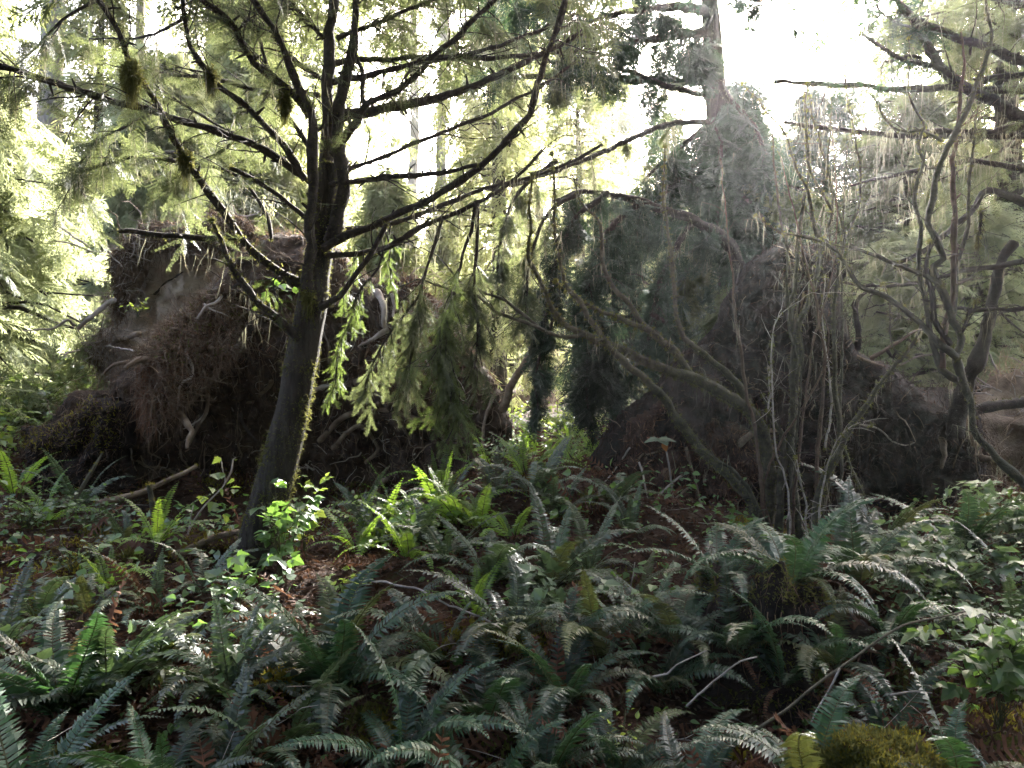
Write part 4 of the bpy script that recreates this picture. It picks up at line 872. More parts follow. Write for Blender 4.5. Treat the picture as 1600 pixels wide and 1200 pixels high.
conifer('young_hemlock', 'tall green hemlock at the upper right, behind the dark reaching limbs', 1570, 11.5, 11.5, 2.4, 1.5, NN, gB, MID, 140, 2300, .42, bt, lich=900, droop=.4)
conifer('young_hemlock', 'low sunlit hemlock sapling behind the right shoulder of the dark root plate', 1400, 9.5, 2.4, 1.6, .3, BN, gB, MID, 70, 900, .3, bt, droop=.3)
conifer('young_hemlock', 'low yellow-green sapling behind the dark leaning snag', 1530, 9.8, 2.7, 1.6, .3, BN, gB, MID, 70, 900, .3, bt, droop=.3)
conifer('young_hemlock', 'thin far hemlock low in the bright gap between trunks', 690, 22, 5.0, 1.8, .5, SN, gB, FAR, 80, 1200, .6, bt)
conifer('young_hemlock', 'far green hemlock behind the right-hand saplings', 1480, 17, 7.0, 3.0, .6, SN, gB, FAR, 110, 1700, .55, bt, droop=.4)
conifer('young_hemlock', 'green hemlock low behind the arching dark bough', 1060, 12.5, 3.2, 1.8, .4, BN, gB, MID, 70, 900, .34, bt)
for px, d, H, R_, lab in [(-40, 19, 11, 3.2, 'pale hazy hemlock behind the left edge trees'), (150, 18, 10.5, 3.0, 'pale hazy hemlock behind the upper left limbs'), (330, 22, 13, 3.4, 'hazy hemlock well back, left of the leaning trunk top'), (520, 24, 9.5, 3.0, 'hazy hemlock showing right behind the fork of the leaning trunk'),
                          (740, 26, 9.5, 2.8, 'pale hemlock well back at the right side of the bright gap'), (840, 19, 12, 2.6, 'hazy hemlock behind the hanging lichen curtain'), (960, 24, 9.5, 3.0, 'pale hemlock under the white sky patch in the middle'), (1210, 22, 7.0, 3.0, 'hazy hemlock under the brightest sky'),
                          (1385, 23, 7.5, 3.0, 'hazy hemlock right of the brightest sky'), (1660, 16, 12, 3.2, 'green hemlock behind the right edge limb tree')]:
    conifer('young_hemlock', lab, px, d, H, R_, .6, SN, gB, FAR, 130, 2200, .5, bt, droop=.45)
DK = (M['darkneedle'],)
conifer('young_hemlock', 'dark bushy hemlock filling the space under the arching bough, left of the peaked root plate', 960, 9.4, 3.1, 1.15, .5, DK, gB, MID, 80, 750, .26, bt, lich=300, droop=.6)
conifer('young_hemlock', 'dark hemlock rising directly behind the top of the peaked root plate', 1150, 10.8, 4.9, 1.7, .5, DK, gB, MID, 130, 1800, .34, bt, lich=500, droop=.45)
conifer('young_hemlock', 'dim hemlock between the lichen curtain and the arching bough', 1040, 12.4, 5.0, 1.3, .9, NN, gB, MID, 100, 800, .34, bt, lich=900, droop=.45)
tt = 'tall old trunks in the haze'
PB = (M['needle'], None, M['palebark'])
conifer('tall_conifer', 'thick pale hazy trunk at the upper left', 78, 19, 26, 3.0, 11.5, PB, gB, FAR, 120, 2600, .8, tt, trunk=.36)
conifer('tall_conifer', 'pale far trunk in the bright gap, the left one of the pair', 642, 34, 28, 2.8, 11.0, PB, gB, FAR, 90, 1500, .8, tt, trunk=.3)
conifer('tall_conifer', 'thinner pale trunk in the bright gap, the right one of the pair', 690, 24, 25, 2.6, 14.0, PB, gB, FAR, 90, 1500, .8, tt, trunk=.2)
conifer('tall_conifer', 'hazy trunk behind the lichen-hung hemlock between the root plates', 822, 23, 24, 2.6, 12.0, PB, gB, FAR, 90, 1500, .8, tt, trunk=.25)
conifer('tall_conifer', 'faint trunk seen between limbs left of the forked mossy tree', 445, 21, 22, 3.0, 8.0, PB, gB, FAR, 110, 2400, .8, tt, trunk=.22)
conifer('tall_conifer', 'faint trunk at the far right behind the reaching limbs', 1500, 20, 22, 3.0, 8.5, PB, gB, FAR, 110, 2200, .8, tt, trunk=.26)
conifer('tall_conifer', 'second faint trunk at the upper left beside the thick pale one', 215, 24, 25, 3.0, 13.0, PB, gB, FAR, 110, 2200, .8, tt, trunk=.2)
# far wood that closes the view, one mass
mb = MB(); gF = np.random.default_rng(3)
for k in range(120):
    a = math.radians(gF.uniform(-52, 52)); d = gF.uniform(36, 70); x, y = math.sin(a) * d, math.cos(a) * d; h = gF.uniform(6, 11) * (d / 50); z0 = g1(x, y)
    if abs(math.degrees(a) + 6) < 5: h *= .7
    v, f, _ = tube(np.array([[x, y, z0 - .3], [x, y, z0 + h * .5], [x, y, z0 + h]]), [.2, .12, .02], 6); mb.add(v, f, 0)
    n = 260; u = gF.uniform(0, 1, n) ** 1.3; aa = gF.uniform(0, 6.28, n); rr = (.32 * h * (1 - u) + .2) * np.sqrt(gF.uniform(.1, 1, n)); o = np.stack([np.cos(aa), np.sin(aa), 0 * aa], -1)
    sprays(mb, FAR, np.stack([x + rr * o[:, 0], y + rr * o[:, 1], z0 + .5 + u * (h - .5)], -1), o, 1.6, 1, gF, .6)
tag(mb.build('distant_forest', [M['bark'], M['softneedle']]), 'hazy wall of distant conifers beyond the clearing', None, None, 'stuff')

# unseen wood behind and beside the viewpoint, added to block sky light
mb = MB(); gF = np.random.default_rng(4)
for k in range(115):
    x, y = gF.uniform(-26, 26), gF.uniform(-26, -3.0); h = gF.uniform(15, 22)
    if k < 14: x, y = gF.choice([-1, 1]) * gF.uniform(3.2, 6.5), gF.uniform(-2.5, 2.2)  # crowns beside the view, placed to shade the foreground from above
    elif x < 0 and y > -20: continue  # left side kept open to let light onto the left root plate
    z0 = g1(x, y)
    v, f, _ = tube(np.array([[x, y, z0 - .3], [x, y, z0 + h * .5], [x, y, z0 + h]]), [.3, .18, .02], 8); mb.add(v, f, 0)
    n = 330; u = gF.uniform(.42 if k < 14 else 0, 1, n); aa = gF.uniform(0, 6.28, n); rr = (.2 * h * (1 - u) + .3) * np.sqrt(gF.uniform(.05, 1, n)); o = np.stack([np.cos(aa), np.sin(aa), 0 * aa], -1)
    sprays(mb, FAR, np.stack([x + rr * o[:, 0], y + rr * o[:, 1], z0 + 1.5 + u * (h - 1.5)], -1), o, 2.0, 1, gF, .6)
tag(mb.build('forest', [M['bark'], M['darkneedle']]), 'unseen dark conifers added behind and beside the viewpoint to shade the foreground', None, None, 'stuff')

# ------------------------------------------------------------------ bare-stemmed shrubs
gS = np.random.default_rng(31)
def stem(parent, pts, d0, d1, r0, r1, mt='maplebark', moss=0, mossln=.016, tw=4, lich=15, tl=(.1, .35), llen=.2):
    pts = [(p[0] , p[1]) for p in pts]; c, r = tube_px(px3(pts, d0, d1), r0, r1, .045, 8, wob=.012, seed=int(gS.integers(999)))
    r = r * (1 - .6 * np.linspace(0, 1, len(r)) ** 4); v, f, nr = tube(c, r, 8, .15, int(gS.integers(999))); mb = MB(); mb.add(v, f, 0)
    if moss: fuzz(mb, v, nr, moss, mossln, 1, .35, gS)
    sv = MB(); twiggy(sv, c, r, gS, tw, tl[0], tl[1], lich=lich, llen=llen)
    mb.v += sv.v; mb.f += [(ff + mb.n, {0: 0, 3: 2}.get(m, 0)) for ff, m in sv.f]; mb.n += sv.n
    return mb.build('stem', [M[mt], M['moss'], M['lichen']], parent)
broken_roots(RP, [qA, qA, qB], 12, 800)
VM = thing('vine_maple', onground(1215, 5.7), 'clump of mossy arching bare stems leaning left in front of the dark peaked root plate', 'shrub')
for pts, d0, d1, r0, r1, ms, li in [
    ([(1196, 850), (1202, 792), (1203, 760), (1199, 725), (1191, 673), (1168, 639), (1126, 611), (1083, 591), (1055, 583), (1012, 566), (993, 555), (950, 538), (913, 524), (879, 504), (865, 487), (854, 464), (842, 433), (825, 402), (828, 359), (828, 317), (835, 270)], 5.6, 5.3, 12, 3, 9000, 160),
    ([(1185, 850), (1177, 792), (1140, 744), (1097, 702), (1063, 662), (1035, 620), (998, 585), (984, 575), (959, 549), (927, 507), (908, 473), (896, 456), (879, 427), (868, 365), (868, 308), (862, 240)], 5.5, 5.1, 9, 2.5, 4000, 60),
    ([(1188, 670), (1168, 640), (1130, 615), (1083, 589), (1055, 549), (1035, 535), (1004, 512), (953, 490), (913, 475), (893, 461), (870, 440)], 5.55, 5.5, 9, 2.5, 5000, 50),
    ([(1040, 540), (1010, 515), (984, 478), (959, 450), (944, 422), (939, 388), (933, 342), (910, 317), (895, 270)], 5.52, 5.7, 5, 2, 500, 60),
    ([(1198, 760), (1180, 660), (1160, 614), (1126, 575), (1078, 535), (1063, 515), (1052, 450), (1044, 356), (1035, 300), (1040, 230)], 5.7, 5.8, 7, 2, 2500, 60),
    ([(1205, 840), (1165, 760), (1120, 720), (1085, 700)], 5.4, 5.3, 4, 2, 200, 6),
    ([(1215, 850), (1218, 800), (1222, 750), (1225, 690), (1205, 650), (1190, 620)], 5.5, 5.5, 7, 4, 900, 10),
    ([(913, 524), (885, 529), (857, 521), (840, 512), (797, 498), (770, 485), (740, 460), (726, 456), (700, 452), (652, 437), (635, 445), (607, 450), (559, 444)], 5.4, 5.2, 3.2, 1.2, 60, 25),
    ([(857, 521), (830, 500), (790, 470), (750, 455), (720, 440), (690, 410), (655, 388), (640, 392)], 5.4, 5.5, 2.6, 1, 40, 20)]:
    stem(VM, pts, d0, d1, r0, r1, moss=ms, tw=10, lich=li)
UM = thing('bare_shrub', onground(1255, 5.5), 'cluster of thin upright bare stems in front of the peak of the dark root plate', 'shrub')
for pts, d0, d1, r0, r1, ms, li, mt in [
    ([(1247, 860), (1243, 800), (1240, 740), (1236, 690), (1240, 640), (1243, 592), (1247, 540), (1249, 507), (1258, 484), (1272, 450), (1283, 393), (1278, 365), (1272, 348), (1260, 297), (1246, 269), (1226, 210), (1192, 167), (1160, 130)], 5.5, 5.6, 9.5, 2, 1500, 90, 'maplebark'),
    ([(1240, 660), (1237, 600), (1240, 550), (1238, 500), (1243, 450), (1243, 400), (1250, 350), (1258, 300), (1262, 240), (1258, 180), (1262, 120)], 5.5, 5.8, 6, 2, 400, 60, 'maplebark'),
    ([(1278, 850), (1285, 790), (1297, 740), (1310, 690), (1310, 650), (1306, 620), (1304, 535), (1303, 478), (1308, 440), (1314, 407), (1317, 373), (1305, 310), (1285, 240), (1270, 180), (1262, 130)], 5.4, 5.6, 6, 2, 700, 90, 'maplebark'),
    ([(1240, 560), (1234, 500), (1231, 464), (1228, 420), (1228, 379), (1215, 300), (1208, 220), (1215, 150)], 5.5, 5.8, 3.5, 1.5, 100, 40, 'maplebark'),
    ([(1267, 850), (1275, 790), (1283, 764), (1295, 735), (1309, 710), (1326, 673), (1348, 642), (1365, 620), (1377, 602), (1399, 571), (1420, 545), (1436, 518), (1445, 495), (1460, 470)], 5.3, 5.2, 8, 3.5, 1700, 30, 'maplebark'),
    ([(1235, 850), (1232, 800), (1228, 740), (1210, 690), (1205, 560), (1207, 520), (1222, 490), (1250, 470), (1270, 458), (1295, 463)], 5.3, 5.3, 2.2, 1, 0, 4, 'twig'),
    ([(1262, 850), (1258, 790), (1248, 740), (1243, 715)], 5.2, 5.2, 2.4, 1.4, 0, 0, 'twig'),
    ([(1281, 850), (1283, 790), (1290, 740), (1300, 700), (1312, 680), (1340, 660), (1360, 664)], 5.2, 5.2, 2, 1, 0, 0, 'twig'),
    ([(1200, 640), (1203, 600), (1206, 540)], 5.4, 5.4, 2, 1.2, 0, 0, 'twig'),
    ([(1290, 700), (1296, 660), (1298, 600), (1290, 540), (1286, 480), (1290, 430)], 5.5, 5.6, 2.4, 1.4, 0, 10, 'twig'),
    ([(1318, 700), (1335, 740), (1350, 770), (1360, 800)], 5.3, 5.2, 2, 3, 0, 3, 'maplebark'),
    ([(1310, 400), (1340, 330), (1345, 260), (1330, 190), (1322, 140)], 5.6, 6, 2.5, 1.2, 0, 40, 'maplebark'),
    ([(1300, 330), (1265, 260), (1262, 200), (1255, 150)], 5.6, 5.9, 2.6, 1.2, 0, 40, 'maplebark'),
    ([(1283, 393), (1300, 330), (1293, 260), (1300, 200), (1298, 140)], 5.6, 5.8, 3, 1.2, 0, 40, 'maplebark')]:
    stem(UM, pts, d0, d1, r0 * .8, r1 * .8, mt, ms + 400, tw=11, lich=li)
for k in range(6):
    bx = gS.uniform(1150, 1320); tx = bx + gS.normal() * 70 + 10; ty = gS.uniform(130, 420); mx_ = (bx + tx) / 2 + gS.normal() * 22
    stem(UM, [(bx, 850), (bx + gS.normal() * 6, 740), (mx_, 560), ((mx_ + tx) / 2 + gS.normal() * 10, (560 + ty) / 2), (tx, ty)], 5.45, gS.uniform(5.3, 5.9), gS.uniform(2, 4), 1, gS.choice(['maplebark', 'maplebark', 'redbark']), 120, tw=7, lich=40)
RM = thing('bare_shrub', onground(1640, 4.6), 'tall tangle of bare crossing stems rising from the right edge before the sunlit saplings', 'shrub')
for pts, d0, d1, r0, r1, ms, li, mt in [
    ([(1650, 800), (1600, 753), (1569, 727), (1541, 693), (1521, 668), (1515, 625), (1507, 606), (1498, 597), (1473, 577), (1459, 535), (1450, 507), (1445, 464), (1437, 422), (1439, 379), (1442, 351), (1430, 314), (1436, 280), (1444, 249), (1436, 224), (1445, 198), (1425, 159), (1419, 113), (1418, 60)], 4.6, 5.2, 7, 1.8, 500, 160, 'maplebark'),
    ([(1513, 622), (1500, 585), (1494, 552), (1504, 529), (1490, 501), (1479, 473), (1464, 439), (1459, 416), (1473, 405), (1464, 376), (1450, 348), (1456, 308), (1464, 263), (1490, 210), (1512, 170), (1532, 119), (1547, 76), (1547, 42), (1538, -10)], 4.75, 5.1, 6, 4, 400, 160, 'maplebark'),
    ([(1473, 577), (1470, 545), (1473, 532), (1484, 492), (1490, 436), (1491, 400), (1490, 351), (1492, 300), (1490, 260), (1493, 227), (1500, 170), (1505, 110), (1503, 50)], 4.8, 5.2, 5.5, 3, 0, 70, 'redbark'),
    ([(1490, 492), (1496, 440), (1498, 416), (1510, 351), (1515, 280), (1522, 220), (1530, 150)], 4.9, 5.3, 3.5, 1.5, 0, 70, 'maplebark'),
    ([(1496, 560), (1470, 540), (1450, 515), (1422, 490), (1396, 473), (1348, 447), (1331, 427), (1309, 396), (1286, 376), (1263, 371), (1212, 359), (1180, 340)], 4.75, 5.3, 5.5, 2, 300, 40, 'maplebark'),
    ([(1470, 446), (1440, 430), (1402, 413), (1370, 400), (1337, 390), (1310, 384), (1286, 376)], 4.8, 5.2, 4, 2.5, 100, 40, 'maplebark'),
    ([(1500, 525), (1510, 490), (1523, 478), (1524, 470)], 4.8, 4.8, 2.5, 1.5, 0, 4, 'darkbark'),
    ([(1484, 540), (1460, 500), (1455, 460), (1448, 420), (1454, 380)], 4.8, 4.9, 5, 4, 100, 30, 'darkbark'),
    ([(1418, 560), (1395, 545), (1388, 470), (1380, 445)], 5.2, 5.3, 2, 1, 0, 20, 'maplebark'),
    ([(1535, 330), (1530, 370), (1528, 385)], 4.9, 4.9, 2, 1, 0, 4, 'darkbark'),
    ([(1470, 220), (1440, 205), (1395, 200), (1360, 150)], 5.2, 5.5, 3, 1.5, 0, 60, 'maplebark')]:
    stem(RM, pts, d0, d1, r0, r1, mt, ms + 400, tw=11, lich=li)
SN_ = thing('broken_snag', onground(1500, 6.3), 'dark leaning broken snag with a crooked top, right of the dark root plate', 'snag')
c, r = tube_px(px3([(1492, 680), (1505, 610), (1522, 575), (1535, 540), (1545, 500), (1553, 460), (1560, 425), (1568, 402), (1585, 380)], 6.3, 6.1), 13, 7, .04); v, f, nr = tube(c, r, 10, .35, 6); mb = MB(); mb.add(v, f); fuzz(mb, v, nr, 400, .02, 0, 0, gS); mb.build('trunk', [M['darkbark']], SN_)
v, f, nr = tube(*tube_px(px3([(1548, 470), (1575, 500), (1600, 520)], 6.2, 6.2), 2.4, 1, .04), 5); mb = MB(); mb.add(v, f); mb.build('branch', M['darkbark'], SN_)
def log(name, label, cat, pts, r0, r1, mats, moss, g, mossln=.025, mossup=True, rough=.18, litter=0, base=None, sides=14):
    T = thing(name, base if base is not None else P(*pts[0]), label, cat); c, r = tube_px(pts, r0, r1, .06); v, f, nr = tube(c, r, sides, rough, int(g.integers(99)), False); mb = MB(); mb.add(v, f, 0); n = len(v)
    mb.add(np.vstack([v[-sides:], v[-sides:].mean(0)]), np.array([[k, (k + 1) % sides, sides] for k in range(sides)]), 0); mb.add(np.vstack([v[:sides], v[:sides].mean(0)]), np.array([[(k + 1) % sides, k, sides] for k in range(sides)]), 0)
    if moss:
        q = nr[:, 2] > (.1 if mossup else -2); vv_, nn_ = v[q], nr[q]; w_ = fbm(vv_, 2.5, 2, 5) > -.05; w_ = w_ if w_.sum() > 20 else w_ | True; fuzz(mb, vv_[w_], nn_[w_], moss, mossln, 1, .1, g)
    if litter: q = v[(nr[:, 2] > .2)]; i = g.integers(0, len(q), litter); inst(mb, QV, QF, q[i] + [0, 0, .015], rdir(litter, 0, g) * [1, 1, .3], rdir(litter, 1.5, g), g.uniform(.02, .06, litter), 2)
    mb.build('wood', mats, T); return T
gL = np.random.default_rng(41)
T = log('fallen_log', 'low mossy rotting log lying across the left, in front of the broad root plate', 'log', px3([(-120, 905), (0, 900), (120, 888), (250, 876), (350, 872), (440, 868)], 5.15, 5.3), 44, 34, [M['ground'], M['goldmoss'], M['litter']], 6000, gL, litter=1500)
log('fallen_log', 'dark log end poking in at the right edge beyond the leaning snag', 'log', px3([(1500, 645), (1545, 636), (1600, 628), (1680, 622), (1800, 615)], 6.9, 7.1), 7, 11, [M['darkbark'], M['moss'], M['litter']], 300, gL)
log('dead_stub', 'short mossy broken stub standing upright on the left log', 'stub', px3([(250, 880), (247, 845), (242, 810), (237, 780), (233, 757)], 5.2, 5.2), 7.5, 4, [M['maplebark'], M['goldmoss']], 700, gL, .014, False, .3)
log('fallen_stick', 'long bent stick leaning up across the dark hollow on the left', 'stick', px3([(150, 788), (190, 778), (225, 768), (258, 752), (285, 740), (308, 728)], 5.9, 6.2), 5.5, 3, [M['root'], M['goldmoss']], 600, gL, .014)
log('fallen_stick', 'mossy stick lying on the left log, ending at the leaning trunk', 'stick', px3([(270, 868), (310, 852), (340, 838), (380, 830), (420, 826)], 5.0, 5.05), 6, 4, [M['root'], M['goldmoss']], 900, gL, .016)
log('fallen_stick', 'thin pale stick slanting up at the far left below the ledge', 'stick', px3([(118, 780), (135, 750), (150, 725), (160, 708)], 6, 6.2), 3.5, 1.5, [M['maplebark'], M['goldmoss']], 200, gL, .01)
log('fallen_stick', 'golden mossy forked stick pointing up among the centre ferns', 'stick', px3([(668, 1045), (680, 1030), (690, 1018), (700, 1005), (714, 992)], 3.75, 3.75), 6.5, 4.5, [M['root'], M['goldmoss']], 1800, gL, .016, False)
T = thing('arching_cane', P(1185, 1140, 3.0), 'long thin cane arching from the bottom up to the right over the stump', 'cane')
v, f, nr = tube(*tube_px(px3([(1100, 1200), (1185, 1138), (1230, 1108), (1265, 1078), (1300, 1052), (1332, 1030), (1370, 1002), (1410, 978), (1438, 970), (1470, 964), (1510, 955)], 2.9, 3.3), 2.4, 1.6, .04), 6, .1); mb = MB(); mb.add(v, f); mb.build('stem', M['maplebark'], T)
v, f, nr = tube(*tube_px(px3([(1312, 1045), (1295, 1080), (1275, 1112), (1268, 1128)], 3.05, 3.05), 2, 1.2, .04), 5); mb = MB(); mb.add(v, f); mb.build('side_shoot', M['twig'], T)
mb = MB(); inst(mb, LV, LF, [P(1444, 978, 3.2), P(1462, 985, 3.2), P(1448, 976, 3.2)], [[.2, -.3, -1], [1, -.3, -.3], [-.3, -.3, -1]], [[0, -1, .3]] * 3, [.03, .035, .03], 0); mb.build('leaf', M['brightleaf'], T)['label'] = 'small round yellow-green leaf'
for lab, pts, d0, d1, r in [('thin crooked pale twig in front of the dark hollow of the stump', [(1020, 1058), (1045, 1052), (1060, 1040), (1085, 1028), (1105, 1022)], 3.3, 3.2, 1.6), ('dark thin branch crossing low before the hollow stump', [(1075, 1105), (1100, 1080), (1130, 1055), (1160, 1035), (1185, 1028)], 3.2, 3.2, 2),
                            ('long slender twig lying over the ferns in the centre', [(560, 905), (610, 910), (660, 925), (720, 950), (790, 985), (850, 1020)], 4.4, 3.8, 2), ('pale bare twig lying on the brown slope right of the stump', [(1390, 1082), (1420, 1080), (1455, 1082)], 3.2, 3.2, 2), ('thin upright pale twig on the bare red slope', [(982, 950), (986, 915), (990, 880)], 4.6, 4.6, 1.6),
                            ('thin brown twig leaning beside the leaning trunk', [(300, 985), (330, 965), (352, 940), (372, 922)], 4.3, 4.3, 1.6)]:
    c, r_ = tube_px(px3(pts, d0, d1), r, r * .6, .03, wob=.01, seed=int(gL.integers(99))); v, f, nr = tube(c, r_, 5); mb = MB(); mb.add(v, f); tag(mb.build('fallen_twig', M['twig'], loc=c[0]), lab, 'twig', 'fallen twigs')
BH = thing('brush_heap', onground(1640, 7.9), 'heap of straw-pale dead twigs and roots at the far right edge behind the leaning snag', 'brush heap')
def lump(center, rad, g, amp=.25, n=40, seed=0, sc=2.2):
    th = np.linspace(0, math.pi, n)[:, None]; ph = np.linspace(0, 2 * math.pi, 2 * n, endpoint=False)[None]
    d = np.stack([np.sin(th) * np.cos(ph), np.sin(th) * np.sin(ph), np.cos(th) + 0 * ph], -1)
    v = d * np.array(rad) * (1 + amp * fbm(d, sc, 4, seed))[..., None] + np.array(center); i = np.arange(n - 1)[:, None] * 2 * n; j = np.arange(2 * n)[None]; j2 = (j + 1) % (2 * n)
    return v.reshape(-1, 3), np.stack([i + j, i + 2 * n + j, i + 2 * n + j2, i + j2], -1).reshape(-1, 4), nrm(d / np.array(rad)).reshape(-1, 3)
mb = MB(); hv_, f, nr = lump(onground(1640, 7.9, .05), (1.0, .7, .62), gL, .3, 40, 12); mb.add(hv_, f); mb.build('soil_mound', M['straw2'], BH)
mb = MB(); k = 2400; i = gL.integers(0, len(hv_), k); a = gL.normal(size=(k, 3)); strands(mb, hv_[i], gL.uniform(.15, .8, k), 0, gL, .0035, 6, .25, dirs=nrm(nr[i] + a * .7) * 1.4)
w = gL.integers(0, len(RL), 500); i = gL.integers(0, len(hv_), 500); d = rdir(500, .3, gL)
for k in range(len(RL)): q = w == k; inst(mb, RL[k][0], RL[k][1], hv_[i][q], d[q], rdir(int(q.sum()), 1, gL), gL.uniform(.15, .6, int(q.sum())), 1)
mb.build('dead_twigs', [M['straw'], M['paleroot']], BH)
# mossy mound at the bottom and old stump under the ferns
def lump(center, rad, g, amp=.25, n=40, seed=0, sc=2.2):
    th = np.linspace(0, math.pi, n)[:, None]; ph = np.linspace(0, 2 * math.pi, 2 * n, endpoint=False)[None]
    d = np.stack([np.sin(th) * np.cos(ph), np.sin(th) * np.sin(ph), np.cos(th) + 0 * ph], -1)
    v = d * np.array(rad) * (1 + amp * fbm(d, sc, 4, seed))[..., None] + np.array(center); i = np.arange(n - 1)[:, None] * 2 * n; j = np.arange(2 * n)[None]; j2 = (j + 1) % (2 * n)
    return v.reshape(-1, 3), np.stack([i + j, i + 2 * n + j, i + 2 * n + j2, i + j2], -1).reshape(-1, 4), nrm(d / np.array(rad)).reshape(-1, 3)
c = P(1375, 1205, 2.8); v, f, nr = lump(c, (.22, .17, .105), gL, .5, 40, 3, 2.2); mb = MB(); mb.add(v, f, 0); q = nr[:, 2] > -.3; fuzz(mb, v[q], nr[q], 9000, .02, 1, 0, gL); fuzz(mb, v[q], nr[q], 9000, .024, 2, 0, gL); i = gL.integers(0, q.sum(), 160); inst(mb, QV, QF, v[q][i] + [0, 0, .012], rdir(160, 0, gL), rdir(160, 1.5, gL), gL.uniform(.01, .04, 160), 3)
tag(mb.build('moss_mound', [M['moss'], M['goldmoss'], M['moss'], M['litter']], loc=c), 'rounded mound of golden green moss at the bottom right', 'moss mound')
ST = thing('old_stump', onground(1190, 3.9), 'rotten mossy stump with a dark hollow, overgrown by large ferns', 'stump')
b = onground(1190, 3.9); nS, nA = 26, 60; hh = np.linspace(-.12, .44, nS); an = np.linspace(0, 2 * math.pi, nA, endpoint=False)
A, H_ = np.meshgrid(an, hh); pp = np.stack([np.cos(A), np.sin(A), H_ * 2], -1); R_ = .30 * (1.25 - .42 * (H_ / .44)) * (1 + .30 * fbm(pp, 1.6, 5, 2) + .05 * np.sin(7 * A))
R_ = R_ * (1 - .55 * np.exp(-((A - 4.15) / .28) ** 2 - ((H_ - .12) / .2) ** 2))
v = np.stack([b[0] + R_ * np.cos(A), b[1] + R_ * np.sin(A), b[2] + H_ * (1 + .25 * fbm(pp * [1, 1, 0], 1.5, 3, 6))], -1).reshape(-1, 3); i = np.arange(nS - 1)[:, None] * nA; j = np.arange(nA)[None]; j2 = (j + 1) % nA
mb = MB(); mb.add(v, np.stack([i + j, i + j2, i + nA + j2, i + nA + j], -1).reshape(-1, 4), 0); mb.add(np.vstack([v[-nA:], v[-nA:].mean(0) - [0, 0, .05]]), np.array([[k, (k + 1) % nA, nA] for k in range(nA)]), 0)
nr = np.stack([np.cos(A), np.sin(A), 0 * A + .2], -1).reshape(-1, 3); w_ = (fbm(v, 3, 3, 2) > .1) | (v[:, 2] > b[2] + .36); fuzz(mb, v[w_], nr[w_], 5000, .025, 1, .2, gL)
strands(mb, v[gL.integers(0, len(v), 900)], gL.uniform(.05, .2, 900), 2, gL, .003, 5, .2)
mb.build('wood', [M['soil'], M['moss'], M['fibre']], ST)
mb = MB(); v, f, nr = lump(b + [.38, .25, .0], (.5, .4, .32), gL, .3, 40, 8); mb.add(v, f, 0); strands(mb, v[gL.integers(0, len(v), 1200)], gL.uniform(.05, .25, 1200), 1, gL, .003, 5, .3); inst(mb, QV, QF, v[gL.integers(0, len(v), 4000)] + gL.normal(size=(4000, 3)) * .015, rdir(4000, -.4, gL), rdir(4000, 0, gL), gL.uniform(.03, .12, 4000), 2); mb.build('root_mass', [M['soil'], M['fibre'], M['litter']], ST)

# ------------------------------------------------------------------ leafy plants
gP = np.random.default_rng(51)
def leafy(name, label, cat, px, d, h, w, nst, nl, ls, matname, g, tmpl='lobed', group=None, lean=(0, 0), base=None, trip=True, stemmat='stalk', stemr=.003):
    b = onground(px, d, -.02) if base is None else np.array(base); T = thing(name, b, label, cat, group); mb = MB(); pos, X = [], []; sm = MB()
    for k in range(nst):
        a = g.uniform(0, 6.28); top = np.array([math.cos(a) * w * g.uniform(.2, 1) + lean[0], math.sin(a) * w * g.uniform(.2, 1) + lean[1], h * g.uniform(.6, 1.1)]); s = np.linspace(0, 1, 8)[:, None]
        q = b + top * s * np.array([1, 1, 0]) * s ** .4 + np.array([0, 0, 1.0]) * top[2] * (1.35 * s - .35 * s ** 2.2) + g.normal(size=(8, 3)) * .012; v, f, _ = tube(q, np.linspace(stemr, .0012, 8), 4); sm.add(v, f)
        m = max(1, nl // nst); i = g.uniform(.3, 1, m); p = np.stack([np.interp(i, s[:, 0], q[:, e]) for e in range(3)], -1)
        dr = rdir(m, .1, g) * [1, 1, .45]; pet = nrm(dr) * ls * g.uniform(.5, 1.4, (m, 1)); pos.append(p + pet); X.append(dr)
        for e in range(0, m, 2): v, f, _ = tube(np.array([p[e], p[e] + pet[e] * .5 + [0, 0, .004], p[e] + pet[e]]), .0011, 3); sm.add(v, f)
    pos = np.concatenate(pos); X = nrm(np.concatenate(X)); tv, tf = (TV, TF) if tmpl == 'lobed' else (LV, LF); n = len(pos)
    Z = nrm(np.array([0, 0, 1.0]) + g.normal(size=(n, 3)) * .38); s = ls * g.uniform(.6, 1.25, n)
    inst(mb, tv, tf, pos, X - [0, 0, .15], Z, s)
    if trip:
        for sg in (-1, 1):
            Y = np.cross(Z, X); inst(mb, tv, tf, pos - X * ls * .1 + Y * sg * ls * .12, X * .35 + Y * sg - [0, 0, .15], Z + g.normal(size=(n, 3)) * .2, s * .72)
    sm.build('stem', M[stemmat], T); mb.build('foliage', M[matname], T, smooth=False); return T
bs = 'bright low bushes'
for px, d, h, w, lab in [(40, 8.0, .75, .75, 'bright green leafy bush at the left edge below the young hemlocks'), (115, 8.7, .55, .6, 'pale green bush touching the left side of the clay patch'), (-40, 6.9, .7, .6, 'sunlit yellow-green bush at the far left edge'), (20, 10.5, .9, 1.0, 'hazy green bush farther back at the left edge'),
                         (160, 10.0, .8, .8, 'hazy bush just behind the left edge of the clay patch'), (90, 7.5, .45, .4, 'small bright bush above the mossy ledge on the left')]:
    leafy('leafy_bush', lab, 'bush', px, d, h, w, 40, 620, .075, 'salal' if px != -40 else 'brightleaf', gP, 'leaf', bs, trip=False)
leafy('leafy_bush', 'bright little bush in the sunlit gap between the root plates', 'bush', 900, 10, .4, .6, 24, 300, .06, 'brightleaf', gP, 'leaf', bs, trip=False)
